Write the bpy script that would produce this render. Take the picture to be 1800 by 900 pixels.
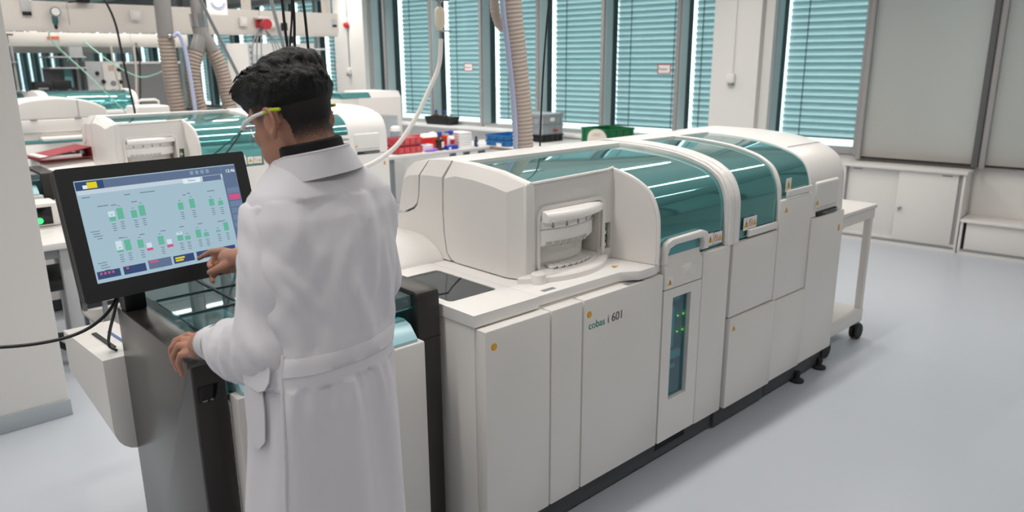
import bpy, bmesh, math, random
from mathutils import Matrix, Vector, noise
for o in list(bpy.data.objects): bpy.data.objects.remove(o)
sc = bpy.context.scene
COL = sc.collection
random.seed(7)
PI = math.pi
# ------------------------------------------------------------------ camera
cam = bpy.data.cameras.new('camera'); cam_o = bpy.data.objects.new('camera', cam); COL.objects.link(cam_o)
cam.sensor_width = 36.0; cam.lens = 1303.0 / 1800 * 36.0
cam.clip_start = 0.05; cam.clip_end = 200
YAW, PIT, ROL = math.radians(-47.1), math.radians(14.7), math.radians(-0.36)
fwd = Vector((math.sin(YAW)*math.cos(PIT), math.cos(YAW)*math.cos(PIT), -math.sin(PIT)))
rgt = Vector((math.cos(YAW), -math.sin(YAW), 0)); upv = rgt.cross(fwd)
r2 = math.cos(ROL)*rgt + math.sin(ROL)*upv; u2 = -math.sin(ROL)*rgt + math.cos(ROL)*upv
M = Matrix.Identity(4)
for i in range(3): M[i][0], M[i][1], M[i][2] = r2[i], u2[i], -fwd[i]
M.translation = Vector((0, 0, 1.68)); cam_o.matrix_world = M
cam.dof.use_dof = True; cam.dof.focus_distance = 2.3; cam.dof.aperture_fstop = 3.2
sc.camera = cam_o
# ------------------------------------------------------------------ light and exposure
sc.view_settings.view_transform = 'Standard'; sc.view_settings.look = 'None'
sc.view_settings.gamma = 1.0; sc.view_settings.use_curve_mapping = False
sc.view_settings.exposure = 0.18
sc.cycles.use_denoising = True
sc.cycles.max_bounces = 8; sc.cycles.diffuse_bounces = 4; sc.cycles.glossy_bounces = 4
sc.cycles.transparent_max_bounces = 16; sc.cycles.transmission_bounces = 6
sc.cycles.caustics_reflective = False; sc.cycles.caustics_refractive = False
sc.cycles.sample_clamp_indirect = 6.0
W = bpy.data.worlds.new('outdoor_sky'); sc.world = W; W.use_nodes = True
bg = W.node_tree.nodes['Background']; bg.inputs[0].default_value = (0.93, 0.97, 1.0, 1); bg.inputs[1].default_value = 3.1
CEIL = 3.1
A5 = math.radians(5.7)
WD = Vector((math.cos(A5), math.sin(A5), 0)); WN = Vector((-math.sin(A5), math.cos(A5), 0))
def wp(s, d, z): return WD*s + WN*d + Vector((0, 0, z))
LAMPS = []      # the ceiling luminaires: (x, y, length)
for lx in (-10.6, -8.4, -6.2, -4.0, -1.9, 0.2):
    for ly in (-1.9, 0.6, 3.1, 5.5):
        LAMPS.append((lx, ly, 1.9))
LAMP_W = 16.0
for lx, ly, ll in LAMPS:
    L = bpy.data.lights.new('luminaire_tube', 'AREA'); L.shape = 'RECTANGLE'; L.size = 0.09; L.size_y = ll
    L.energy = LAMP_W*{0.2: 0.62, -1.9: 1.0, -4.0: 1.3, -6.2: 1.5, -8.4: 1.6, -10.6: 1.6}[lx]; L.spread = math.radians(150); L.color = (1.0, 0.955, 0.905)
    lo = bpy.data.objects.new('luminaire_tube', L); COL.objects.link(lo); lo.location = (lx, ly, CEIL-0.125)
# ------------------------------------------------------------------ helpers
def s2l(c):
    c /= 255.0
    return c/12.92 if c <= 0.04045 else ((c+0.055)/1.055)**2.4
def hexc(h):
    h = h.lstrip('#'); return tuple(s2l(int(h[i:i+2], 16)) for i in (0, 2, 4)) + (1,)
MATS = {}
def mat(name, col, rough=0.5, metal=0.0, spec=0.5, bump=0.0, bscale=200, coat=0.0, emis=None, estr=0.0, trans=0.0, alpha=1.0, var=0.0, vscale=3.0, sheen=0.0, sss=0.0):
    m = bpy.data.materials.new(name); m.use_nodes = True; nt = m.node_tree
    b = nt.nodes['Principled BSDF']; c = hexc(col) if isinstance(col, str) else col
    b.inputs['Base Color'].default_value = c
    b.inputs['Roughness'].default_value = rough; b.inputs['Metallic'].default_value = metal
    b.inputs['Specular IOR Level'].default_value = spec
    b.inputs['Coat Weight'].default_value = coat; b.inputs['Coat Roughness'].default_value = 0.03
    b.inputs['Transmission Weight'].default_value = trans; b.inputs['Alpha'].default_value = alpha
    b.inputs['Sheen Weight'].default_value = sheen
    if sss:
        b.inputs['Subsurface Weight'].default_value = sss; b.inputs['Subsurface Radius'].default_value = (0.9, 0.35, 0.2); b.inputs['Subsurface Scale'].default_value = 0.008
    if emis:
        b.inputs['Emission Color'].default_value = hexc(emis); b.inputs['Emission Strength'].default_value = estr
    tc = nt.nodes.new('ShaderNodeTexCoord')
    if bump:
        n = nt.nodes.new('ShaderNodeTexNoise'); n.inputs['Scale'].default_value = bscale; n.inputs['Detail'].default_value = 3
        nt.links.new(tc.outputs['Object'], n.inputs['Vector'])
        bp = nt.nodes.new('ShaderNodeBump'); bp.inputs['Strength'].default_value = bump; bp.inputs['Distance'].default_value = 0.002
        nt.links.new(n.outputs['Fac'], bp.inputs['Height']); nt.links.new(bp.outputs['Normal'], b.inputs['Normal'])
    if var:
        n2 = nt.nodes.new('ShaderNodeTexNoise'); n2.inputs['Scale'].default_value = vscale; n2.inputs['Detail'].default_value = 4
        nt.links.new(tc.outputs['Object'], n2.inputs['Vector'])
        mx = nt.nodes.new('ShaderNodeMix'); mx.data_type = 'RGBA'
        mx.inputs[6].default_value = tuple(x*(1-var) for x in c[:3]) + (1,); mx.inputs[7].default_value = tuple(min(1, x*(1+var)) for x in c[:3]) + (1,)
        nt.links.new(n2.outputs['Fac'], mx.inputs[0]); nt.links.new(mx.outputs[2], b.inputs['Base Color'])
    MATS[name] = m; return m
def pane_mat(name, tint, gloss=0.08, rough=0.02):
    m = bpy.data.materials.new(name); m.use_nodes = True; nt = m.node_tree
    for n in list(nt.nodes): nt.nodes.remove(n)
    out = nt.nodes.new('ShaderNodeOutputMaterial'); t = nt.nodes.new('ShaderNodeBsdfTransparent'); g = nt.nodes.new('ShaderNodeBsdfGlossy')
    t.inputs[0].default_value = tint; g.inputs['Roughness'].default_value = rough
    mx = nt.nodes.new('ShaderNodeMixShader'); lw = nt.nodes.new('ShaderNodeLayerWeight'); lw.inputs[0].default_value = 0.5
    pw = nt.nodes.new('ShaderNodeMath'); pw.operation = 'POWER'; pw.inputs[1].default_value = 5.0
    ad = nt.nodes.new('ShaderNodeMath'); ad.operation = 'MULTIPLY_ADD'; ad.inputs[1].default_value = 1-gloss; ad.inputs[2].default_value = gloss; ad.use_clamp = True
    nt.links.new(lw.outputs['Facing'], pw.inputs[0]); nt.links.new(pw.outputs[0], ad.inputs[0]); nt.links.new(ad.outputs[0], mx.inputs[0])
    nt.links.new(t.outputs[0], mx.inputs[1]); nt.links.new(g.outputs[0], mx.inputs[2]); nt.links.new(mx.outputs[0], out.inputs[0])
    return m
def thin_mat(name, col, trans, tcol=None, rough=0.5):      # cloth or slat that lets light through
    m = bpy.data.materials.new(name); m.use_nodes = True; nt = m.node_tree
    for n in list(nt.nodes): nt.nodes.remove(n)
    out = nt.nodes.new('ShaderNodeOutputMaterial'); d = nt.nodes.new('ShaderNodeBsdfDiffuse'); t = nt.nodes.new('ShaderNodeBsdfTranslucent')
    d.inputs[0].default_value = hexc(col); t.inputs[0].default_value = hexc(tcol or col)
    mx = nt.nodes.new('ShaderNodeMixShader'); mx.inputs[0].default_value = trans
    nt.links.new(d.outputs[0], mx.inputs[1]); nt.links.new(t.outputs[0], mx.inputs[2]); nt.links.new(mx.outputs[0], out.inputs[0])
    return m

class G:
    """collects shapes; one G becomes one mesh object"""
    def __init__(s): s.bm = bmesh.new(); s.mi = 0
    def _new(s, fs):
        for f in fs: f.material_index = s.mi
    def box(s, x0, x1, y0, y1, z0, z1, bev=0.0, seg=2, M=None):
        bm = s.bm
        r = bmesh.ops.create_cube(bm, size=1.0)
        vs = r['verts']
        for v in vs: v.co = Vector(((x0+x1)/2 + v.co.x*(x1-x0), (y0+y1)/2 + v.co.y*(y1-y0), (z0+z1)/2 + v.co.z*(z1-z0)))
        es = list({e for v in vs for e in v.link_edges}); fs = list({f for v in vs for f in v.link_faces})
        if bev:
            b = min(bev, 0.45*min(abs(x1-x0), abs(y1-y0), abs(z1-z0)))
            rr = bmesh.ops.bevel(bm, geom=es, offset=b, segments=seg, affect='EDGES', profile=0.5)
            fs = list({f for v in rr['verts'] for f in v.link_faces}); vs = list({v for f in fs for v in f.verts})
        if M is not None:
            for v in vs: v.co = M @ v.co
        s._new(fs); return s
    def prism(s, pts, axis, a, b, bev=0.0, seg=2):
        """pts: 2D outline; axis 'x': (y,z) | 'y': (x,z) | 'z': (x,y); extruded from a to b"""
        bm = s.bm
        def P(p, t): return (t, p[0], p[1]) if axis == 'x' else ((p[0], t, p[1]) if axis == 'y' else (p[0], p[1], t))
        va = [bm.verts.new(P(p, a)) for p in pts]; vb = [bm.verts.new(P(p, b)) for p in pts]
        n = len(pts); fs = [bm.faces.new(va), bm.faces.new(vb[::-1])]
        for i in range(n): fs.append(bm.faces.new([va[i], vb[i], vb[(i+1) % n], va[(i+1) % n]]))
        bmesh.ops.recalc_face_normals(bm, faces=fs)
        if bev:
            es = [e for f in fs[:2] for e in f.edges]
            rr = bmesh.ops.bevel(bm, geom=es, offset=bev, segments=seg, affect='EDGES', profile=0.5)
            fs = list({f for v in va+vb if v.is_valid for f in v.link_faces} | {f for v in rr['verts'] for f in v.link_faces})
        s._new(fs); return s
    def loft(s, rings, cap=True, closed=True):
        bm = s.bm; R = [[bm.verts.new(p) for p in r] for r in rings]; fs = []
        for i in range(len(R)-1):
            n = len(R[i])
            for j in range(n if closed else n-1):
                try: fs.append(bm.faces.new([R[i][j], R[i][(j+1) % n], R[i+1][(j+1) % n], R[i+1][j]]))
                except ValueError: pass
        if cap and closed:
            fs.append(bm.faces.new(R[0][::-1])); fs.append(bm.faces.new(R[-1]))
        bmesh.ops.recalc_face_normals(bm, faces=fs)
        s._new(fs); return s
    def tube(s, pts, r, n=8, cap=True):
        pts = [Vector(p) for p in pts]; rings = []; m = len(pts)
        T0 = (pts[1]-pts[0]).normalized(); ref = Vector((0, 0, 1)) if abs(T0.z) < 0.9 else Vector((1, 0, 0))
        N = (ref - T0*ref.dot(T0)).normalized()
        for i in range(m):
            T = (pts[min(i+1, m-1)] - pts[max(i-1, 0)]).normalized()
            N = (N - T*N.dot(T)).normalized(); B = T.cross(N)
            ri = r[i] if isinstance(r, (list, tuple)) else r
            rings.append([pts[i] + (N*math.cos(2*PI*k/n) + B*math.sin(2*PI*k/n))*ri for k in range(n)])
        return s.loft(rings, cap)
    def lathe(s, prof, c, n=32, a0=0.0, a1=2*PI, axis='z'):
        full = abs(a1-a0-2*PI) < 1e-6
        rings = []
        k = n if full else n+1
        for r, z in prof:
            ring = []
            for i in range(k):
                a = a0 + (a1-a0)*i/n
                p = (r*math.cos(a), r*math.sin(a), z)
                if axis == 'x': p = (p[2], p[0], p[1])
                elif axis == 'y': p = (p[0], p[2], p[1])
                ring.append((c[0]+p[0], c[1]+p[1], c[2]+p[2]))
            rings.append(ring)
        return s.loft(rings, cap=full and prof[0] != prof[-1], closed=full)
    def ball(s, c, r, sc_=(1, 1, 1), u=16, v=10, M=None):
        rr = bmesh.ops.create_uvsphere(s.bm, u_segments=u, v_segments=v, radius=r)
        for vv in rr['verts']:
            p = Vector((vv.co.x*sc_[0], vv.co.y*sc_[1], vv.co.z*sc_[2]))
            if M is not None: p = M @ p
            vv.co = p + Vector(c)
        s._new(list({f for vv in rr['verts'] for f in vv.link_faces})); return s
    def clip(s, co, no):
        # keep the side the normal points away from, closing the cut
        r = bmesh.ops.bisect_plane(s.bm, geom=s.bm.verts[:]+s.bm.edges[:]+s.bm.faces[:], plane_co=co, plane_no=no, clear_outer=True)
        es = [e for e in r['geom_cut'] if isinstance(e, bmesh.types.BMEdge)]
        bmesh.ops.holes_fill(s.bm, edges=es, sides=0); return s
    def join(s, o):
        me = bpy.data.meshes.new('t'); o.bm.to_mesh(me); o.bm.free(); s.bm.from_mesh(me); bpy.data.meshes.remove(me); return s
    def quad(s, *p):
        f = s.bm.faces.new([s.bm.verts.new(q) for q in p]); s._new([f]); return s
    def use(s, i): s.mi = i; return s
def obj(name, g, m, parent=None, ang=38, smooth=True, frame=None):
    """one mesh object; coordinates are given in the frame of the thing it belongs to (world frame minus the thing's base)"""
    me = bpy.data.meshes.new(name)
    g.bm.normal_update(); g.bm.to_mesh(me); g.bm.free()
    return obj_me(name, me, m, parent, ang, smooth)
def obj_me(name, me, m, parent=None, ang=38, smooth=True):
    if parent is not None:
        r = parent
        while r.parent is not None: r = r.parent
        if r.get('_w'): me.transform(r.matrix_basis.inverted())
    for x in (m if isinstance(m, (list, tuple)) else [m]): me.materials.append(x)
    if smooth:
        me.polygons.foreach_set('use_smooth', [True]*len(me.polygons)); me.set_sharp_from_angle(angle=math.radians(ang))
    me.update()
    o = bpy.data.objects.new(name, me); COL.objects.link(o)
    if parent is not None: o.parent = parent
    return o
def thing(name, label, cat, loc=(0, 0, 0), rotz=0.0, group=None, world=True):
    """an Empty at a thing's base; with world=True its parts are given in world coordinates"""
    o = bpy.data.objects.new(name, None); COL.objects.link(o); o.empty_display_size = 0.1
    o.matrix_basis = Matrix.Translation(Vector(loc)) @ Matrix.Rotation(rotz, 4, 'Z')
    if world: o['_w'] = 1
    return tag(o, label, cat, group)
def tag(o, label=None, cat=None, group=None, kind=None):
    if label: o['label'] = label
    if cat: o['category'] = cat
    if group: o['group'] = group
    if kind: o['kind'] = kind
    return o
def single(name, g, m, label, cat, group=None, ang=38):
    return tag(obj(name, g, m, None, ang), label, cat, group)
def struct(name, g, m, parent=None, ang=38):
    o = obj(name, g, m, parent, ang); o['kind'] = 'structure' if parent is None else o.get('kind', 'structure'); return o
def copy_tree(o, parent=None):
    c = o.copy(); COL.objects.link(c)
    if parent is not None: c.parent = parent
    for ch in list(o.children): copy_tree(ch, c)
    return c
def plate(outer, holes, axis, a, b):
    """flat plate with holes: outlines in 2D, extruded along axis between a and b -> G"""
    cu = bpy.data.curves.new('plate', 'CURVE'); cu.dimensions = '2D'; cu.fill_mode = 'BOTH'; cu.extrude = abs(b-a)/2
    for pts in [outer]+holes:
        sp = cu.splines.new('POLY'); sp.points.add(len(pts)-1); sp.use_cyclic_u = True
        for i, p in enumerate(pts): sp.points[i].co = (p[0], p[1], 0, 1)
    o = bpy.data.objects.new('plate', cu); COL.objects.link(o)
    bpy.context.view_layer.update()
    dg = bpy.context.evaluated_depsgraph_get(); me = bpy.data.meshes.new_from_object(o.evaluated_get(dg), depsgraph=dg)
    bpy.data.objects.remove(o); bpy.data.curves.remove(cu)
    g = G(); g.bm.from_mesh(me); bpy.data.meshes.remove(me); mid = (a+b)/2
    for v in g.bm.verts:
        x, y, z = v.co
        v.co = (mid+z, x, y) if axis == 'x' else ((x, mid+z, y) if axis == 'y' else (x, y, mid+z))
    bmesh.ops.remove_doubles(g.bm, verts=g.bm.verts, dist=1e-5)
    bmesh.ops.recalc_face_normals(g.bm, faces=g.bm.faces)
    return g
def rrect(x0, x1, y0, y1, r, n=5):
    out = []
    for cx, cy, a in ((x1-r, y1-r, 0), (x0+r, y1-r, PI/2), (x0+r, y0+r, PI), (x1-r, y0+r, 1.5*PI)):
        for i in range(n+1):
            t = a + PI/2*i/n; out.append((cx+r*math.cos(t), cy+r*math.sin(t)))
    return out
def lettering(txt, size, M4, thick=0.0006):
    cu = bpy.data.curves.new('txt', 'FONT'); cu.body = txt; cu.size = size; cu.extrude = thick
    o = bpy.data.objects.new('txt', cu); COL.objects.link(o); bpy.context.view_layer.update()
    dg = bpy.context.evaluated_depsgraph_get(); me = bpy.data.meshes.new_from_object(o.evaluated_get(dg), depsgraph=dg)
    bpy.data.objects.remove(o); me.transform(M4)
    g = G(); g.bm.from_mesh(me); bpy.data.meshes.remove(me)
    for f in g.bm.faces: f.material_index = 0
    return g
def spline(pts, n=12):
    """Catmull-Rom through the points"""
    P = [Vector(p) for p in pts]; P = [P[0]*2-P[1]] + P + [P[-1]*2-P[-2]]; out = []
    for i in range(1, len(P)-2):
        for k in range(n):
            t = k/n; a, b, c, d = P[i-1], P[i], P[i+1], P[i+2]
            out.append(0.5*((2*b) + (c-a)*t + (2*a-5*b+4*c-d)*t*t + (3*b-a-3*c+d)*t**3))
    out.append(P[-2]); return out
def sp1(pts, n=8): return [tuple(v[:2]) for v in spline([(p[0], p[1], 0) for p in pts], n)]
# ------------------------------------------------------------------ materials
white = mat('white_plastic', '#e6e3df', 0.38, bump=0.04, bscale=900)
white2 = mat('white_cover', '#eeebe8', 0.32, bump=0.03, bscale=900)
grey_plinth = mat('grey_plinth', '#4a4d50', 0.5)
dark = mat('dark_gap', '#1d1e20', 0.6)
black = mat('black_plastic', '#161718', 0.42)
blackg = mat('black_gloss', '#0b0c0e', 0.12)
gunmetal = mat('gunmetal_panel', '#6c6a68', 0.27, metal=0.75, bump=0.02, bscale=500)
gunmetal_dark = mat('charcoal_panel', '#3a3735', 0.38, metal=0.3)
lid_teal = mat('teal_lid', '#1f8a8b', 0.05, metal=0.72, spec=0.6, coat=0.4)
lid_teal.node_tree.nodes['Principled BSDF'].inputs['Base Color'].default_value = (0.13, 0.41, 0.41, 1)
smoke = mat('smoked_glass', '#39444a', 0.06, metal=0.25, spec=0.6)
teal_glass = pane_mat('teal_clear_glass', (0.20, 0.56, 0.60, 1), 0.16)
pale_glass = pane_mat('pale_aqua_plastic', (0.62, 0.86, 0.90, 1), 0.12, 0.1)
orange = mat('orange_badge', '#e2a235', 0.4)
yellow = mat('yellow_sticker', '#e8b32c', 0.5)
label_white = mat('label_white', '#f1f0ee', 0.5)
red_m = mat('red_print', '#c02a35', 0.5)
teal_ink = mat('teal_ink', '#138a80', 0.5)
grey_ink = mat('grey_ink', '#55595c', 0.5)
steel = mat('steel', '#b9bbbd', 0.25, metal=0.9)
grey_metal = mat('grey_metal', '#8f9294', 0.4, metal=0.2)
rubber = mat('rubber', '#2a2b2c', 0.7)
# ================================================================== THE ROOM
floor_m = mat('floor_vinyl', '#bfc5cd', 0.28, spec=0.45, bump=0.05, bscale=60, var=0.035, vscale=1.3)
wall_m = mat('wall_paint', '#e4e1dd', 0.7, bump=0.05, bscale=150)
ceil_m = mat('ceiling_paint', '#e9e7e3', 0.8)
frame_m = mat('window_frame_grey', '#a3a09f', 0.45)
jamb_m = mat('window_jamb', '#b9c6c8', 0.4)
sill_m = mat('sill_white', '#e9e7e5', 0.4)
rail_m = mat('guide_rail_grey', '#626262', 0.5)
skirt_m = mat('floor_upstand', '#a9b0b6', 0.45)
win_glass = pane_mat('tinted_window_glass', (0.83, 0.945, 0.955, 1), 0.03)
slat_m = thin_mat('blind_slat', '#a9b0b0', 0.46, '#b9caca')
cord_m = mat('blind_cord', '#3b4a50', 0.7)
shade_m = thin_mat('roller_fabric', '#e0dcd8', 0.55, '#ebe6e2')
cab_m = mat('cabinet_white', '#e2deda', 0.42, bump=0.03, bscale=400)
S0, S1, D0, D1 = -29.0, 4.2, -4.6, 7.85
# outdoors: a pale paved yard
rotw = lambda o: (setattr(o.rotation_euler, 'z', A5), o)[1]
rotw(struct('ground_outside', G().box(-45, 20, 7.95, 40, -0.2, -0.05), mat('paving', '#d5d6d3', .9)))
def rotw(o): o.rotation_euler.z = A5; return o
rotw(struct('floor', G().box(S0, S1, D0, D1, -0.1, 0), floor_m))
rotw(struct('ceiling', G().box(S0, S1, D0, D1, CEIL, CEIL+0.1), ceil_m))
rotw(struct('wall_left', G().box(S0-0.1, S0, D0, D1, 0, CEIL), wall_m))
rotw(struct('wall_right', G().box(S1, S1+0.1, D0, D1, 0, CEIL), wall_m))
rotw(struct('wall_near', G().box(S0, S1, D0-0.1, D0, 0, CEIL), wall_m))
# window wall: parapet, head, the white piers between the window groups
PIERS = [(-16.5, -15.9), (-10.42, -9.66), (-3.77, -3.16), (-21.9, -21.3)]
g = G(); g.box(S0, S1, 7.70, 7.95, 0, 0.77).box(S0, S1, 7.70, 7.95, 2.78, CEIL).box(3.1, S1, 7.70, 7.95, 0.7, 2.8).box(S0, -28.9, 7.70, 7.95, 0.7, 2.8)
for a, b in PIERS: g.box(a, b-0.10 if b > -4 else b, 7.50, 7.95, 0, CEIL); g.box(a, b, 7.58, 7.95, 0, CEIL)
rotw(struct('wall_back', g, wall_m))
g = G()
for a, b in ((S0, -21.9), (-21.3, -16.5), (-15.9, -10.42), (-9.66, -3.77)): g.box(a, b, 7.40, 7.72, 0.765, 0.80, 0.006)
rotw(struct('trim_1', g, sill_m))          # the window board
# free-standing white column at the left edge of the view
struct('wall_column', G().box(-4.36, -3.955, -1.5, 0.685, 0, CEIL, 0.004), wall_m)
g = G(); g.box(-3.957, -3.945, -1.5, 0.69, 0, 0.085, 0.003)
struct('baseboard_left', g, skirt_m)
for lx, ly, ll in LAMPS:
    pass
# ---- ceiling luminaires (housings; the tubes sit under them)
lum_m = mat('luminaire_white', '#e8e8e6', 0.4)
proto = None
for i, (lx, ly, ll) in enumerate(LAMPS):
    if proto is None:
        g = G(); g.prism([(-0.09, 0), (0.09, 0), (0.07, 0.10), (-0.07, 0.10)], 'y', -ll/2-0.05, ll/2+0.05, 0.004)
        proto = obj('ceiling_luminaire', g, lum_m); o = proto
    else:
        o = proto.copy(); COL.objects.link(o)
    o.location = (lx, ly, CEIL-0.105); o['kind'] = 'structure'
# ---- windows
ORD = {}
WINS = []      # (left bar, right end, right mullion?, is there a roller)
B1 = [-9.31, -8.28, -7.27, -6.26, -5.25, -4.24]
for i, b in enumerate(B1): WINS.append((b, B1[i+1] if i+1 < len(B1) else -3.77, i+1 < len(B1)))
WINS.append((-3.16, -2.25, False)); WINS.append((-2.25, -1.21, True)); WINS.append((-1.21, -0.10, True)); WINS.append((-0.10, 1.0, True)); WINS.append((1.0, 2.05, True)); WINS.append((2.05, 3.1, True))
WINS.append((-9.66, -9.31, True))
B2 = [-15.9, -15.17, -14.14, -13.29, -12.17, -11.28]
for i, b in enumerate(B2): WINS.append((b, B2[i+1] if i+1 < len(B2) else -10.42, i+1 < len(B2)))
B3 = [-21.3, -20.5, -19.65, -18.74, -17.85, -17.0]
for i, b in enumerate(B3): WINS.append((b, B3[i+1] if i+1 < len(B3) else -16.5, i+1 < len(B3)))
B4 = [-28.9, -27.9, -26.9, -25.9, -24.9, -23.9, -22.9]
for i, b in enumerate(B4): WINS.append((b, B4[i+1] if i+1 < len(B4) else -21.9, i+1 < len(B4)))
BLIND_LABEL = {
 -9.31: 'external slatted blind in the window just right of the left white pier',
 -8.28: 'external slatted blind behind the hanging white hose and the black tray on the sill',
 -7.27: 'external slatted blind directly behind the brown ribbed hose',
 -6.26: 'external slatted blind above the stacked grey crates',
 -5.25: 'external slatted blind above the green crate, with the red-edged notice at its right',
 -4.24: 'narrow slatted blind just left of the right white pier',
 -3.16: 'wide slatted blind between the right white pier and the grey roller shade',
 -2.25: 'slatted blind seen faintly through the large grey roller shade',
 -1.21: 'slatted blind at the right edge, behind the second grey roller shade',
 -9.66: 'thin strip of slatted blind touching the right side of the left white pier',
 -11.28: 'slatted blind immediately left of the left white pier, behind the beam end',
 -12.17: 'slatted blind seen below the overhead beam right above the dark hair',
 -13.29: 'slatted blind below the overhead beam, left of the dark hair',
 -14.14: 'slatted blind between the forked duct and the grey boom rod',
 -15.17: 'slatted blind seen between the two hoses of the forked duct',
}
for wi, (a, b, mull) in enumerate(WINS):
    roller = a in (-2.25, -1.21, -0.10, 1.0, 2.05)
    g = G()
    mw = 0.045 if mull else 0.05
    jl = 0.014 if a > -3 or a in B1[1:] or a in B2[1:] or a in B3[1:] or a in B4[1:] else 0.012
    z0, z1 = 0.78, 2.78
    fd = 7.63 if a > -10 else 7.735
    g.box(b-mw, b, fd, 7.80, z0, z1, 0.004)                       # right-hand mullion
    g.use(1).box(a, a+jl, fd+.03, 7.80, z0, z1)                      # pale jamb
    g.use(0).box(a, b-mw, 7.66, 7.86, z0, z0+0.055, 0.004).box(a, b-mw, 7.66, 7.86, z1-0.08, z1)
    g.use(2).box(a-0.06, a+0.006, 7.808, 7.92, z0, z1)                       # dark guide rail outside
    w = rotw(struct('window_%d' % (wi+1), g, [frame_m, jamb_m, rubber]))
    p = obj('pane', G().box(a+jl, b-mw, 7.800, 7.806, z0+0.055, z1-0.08), win_glass, w)
    if a == -9.66 or b < -22.5:
        pass
    # the blind outside the glass
    sl = G(); xs0, xs1 = a+(0.012 if a != -5.25 else -0.03), b-0.12 if mull else b-0.02
    if a == -9.66: xs0 = a
    if a in (-3.16,): xs0 = a+0.01
    pitch = 0.067; bot = 0.90 if not roller else 0.83
    n = int((2.80-bot)/pitch)
    for k in range(n):
        zc = bot+0.035+k*pitch; rows = []
        for t, bow in ((-1, 0), (-0.33, 0.006), (0.33, 0.006), (1, 0)):
            dd = 7.99 - t*0.020; zz = zc + t*0.050
            rows.append((dd+bow*0.8, zz+bow*0.3))
        for j in range(3):
            sl.quad((xs0, rows[j][0], rows[j][1]), (xs1, rows[j][0], rows[j][1]), (xs1, rows[j+1][0], rows[j+1][1]), (xs0, rows[j+1][0], rows[j+1][1]))
    bmesh.ops.remove_doubles(sl.bm, verts=sl.bm.verts, dist=1e-5)
    t = thing('venetian_blind', BLIND_LABEL.get(a, 'distant slatted blind far back in the window row beyond the forked duct'), 'blind', (0, 0, 0), A5,
              group='external slatted blinds' if a in BLIND_LABEL else 'far window blinds', world=False)
    obj('slats', sl, slat_m, t)
    obj('bottom_rail', G().box(xs0, xs1, 7.97, 8.01, bot-0.012, bot+0.01, 0.003), frame_m, t)
    for f in ((0.22, 0.86) if xs1-xs0 > 0.4 else (0.5,)):
        xc = xs0+(xs1-xs0)*f
        obj('cord', G().box(xc-0.004, xc+0.004, 7.955, 7.962, bot, 2.78), cord_m, t)
    if roller:
        t = thing('roller_shade', {-2.25: 'large grey roller shade pulled down above the sliding-door cabinet',
                                   -1.21: 'grey roller shade cut off by the right edge of the photo',
                                   }.get(a, 'grey roller shade of a window out of view to the right'), 'roller shade', (0, 0, 0), A5, world=False, group='shades out of view' if a > -1 else None)
        x0, x1 = a+0.005, b-0.055
        obj('fabric', plate([(x0+0.03, 0.762), (x1-0.015, 0.762), (x1-0.015, 2.74), (x0+0.03, 2.74)], [], 'y', 7.640, 7.6415), shade_m, t)
        obj('bottom_bar', G().box(x0+0.03, x1-0.015, 7.632, 7.65, 0.752, 0.772, 0.004), rubber, t)
        obj('guide_rail', G().box(x0-0.012, x0+0.03, 7.60, 7.66, 0.745, 2.76, 0.004), frame_m, t)
        obj('guide_rail', G().box(x1-0.015, x1+0.035, 7.60, 7.66, 0.745, 2.76, 0.004), rail_m, t)
        obj('cassette', G().box(x0-0.02, x1+0.03, 7.58, 7.66, 2.70, 2.80, 0.01), frame_m, t)
# ---- window notices
for s, z, lab in ((-4.40, 1.588, 'small red-edged notice stuck to the window above the green crate'),
                  (-7.49, 1.607, 'small red-edged notice on the window above the black tray'),
                  (-10.5, 1.625, 'small red-edged notice on the window beside the left white pier')):
    t = thing('window_notice', lab, 'notice', (0, 0, 0), A5, group='red-edged window notices', world=False)
    obj('border', plate(rrect(s-0.085, s+0.085, z-0.055, z+0.055, 0.004), [rrect(s-0.075, s+0.075, z-0.045, z+0.045, 0.003)], 'y', 7.600, 7.603), red_m, t)
    bd = obj('sheet', G().box(s-0.08, s+0.08, 7.603, 7.606, z-0.05, z+0.05), label_white, t)
    M4 = Matrix.Translation((s-0.068, 7.602, z-0.012)) @ Matrix.Rotation(PI/2, 4, 'X')
    obj('lettering', lettering('Fenster', 0.036, M4), grey_ink, t)
# ---- fittings on the piers
t = thing('fire_call_point', 'red alarm button box on the left white pier near the beam end', 'alarm', (0, 0, 0), A5, world=False)
obj('housing', G().box(-10.13, -10.03, 7.45, 7.495, 2.26, 2.36, 0.008), white, t)
obj('button', G().lathe([(0.0, -0.02), (0.035, -0.02), (0.045, 0.0), (0.045, 0.03)], (-10.04, 7.455, 2.25), 20, axis='y'), red_m, t)
obj('conduit', G().tube([(-10.04, 7.485, 2.25), (-10.04, 7.485, 1.61)], 0.006).tube([(-10.04, 7.485, 2.36), (-10.04, 7.485, 3.05)], 0.006), grey_metal, t)
t = thing('pull_switch', 'small white switch low on the left white pier, under the red alarm', 'switch', (0, 0, 0), A5, world=False)
obj('housing', G().box(-10.10, -10.01, 7.455, 7.50, 1.50, 1.59, 0.008), white, t); obj('toggle', G().box(-10.065, -10.03, 7.43, 7.46, 1.47, 1.52, 0.006), grey_metal, t)
t = thing('wall_sensor', 'small white box with a conduit above it on the right white pier', 'sensor', (0, 0, 0), A5, world=False)
obj('housing', G().box(-3.575, -3.49, 7.45, 7.50, 1.45, 1.545, 0.008), white, t)
obj('base', G().box(-3.56, -3.505, 7.455, 7.50, 1.425, 1.452, 0.006), grey_metal, t)
obj('conduit', G().tube([(-3.525, 7.49, 1.545), (-3.525, 7.49, 3.05)], 0.006), wall_m, t)
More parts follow.
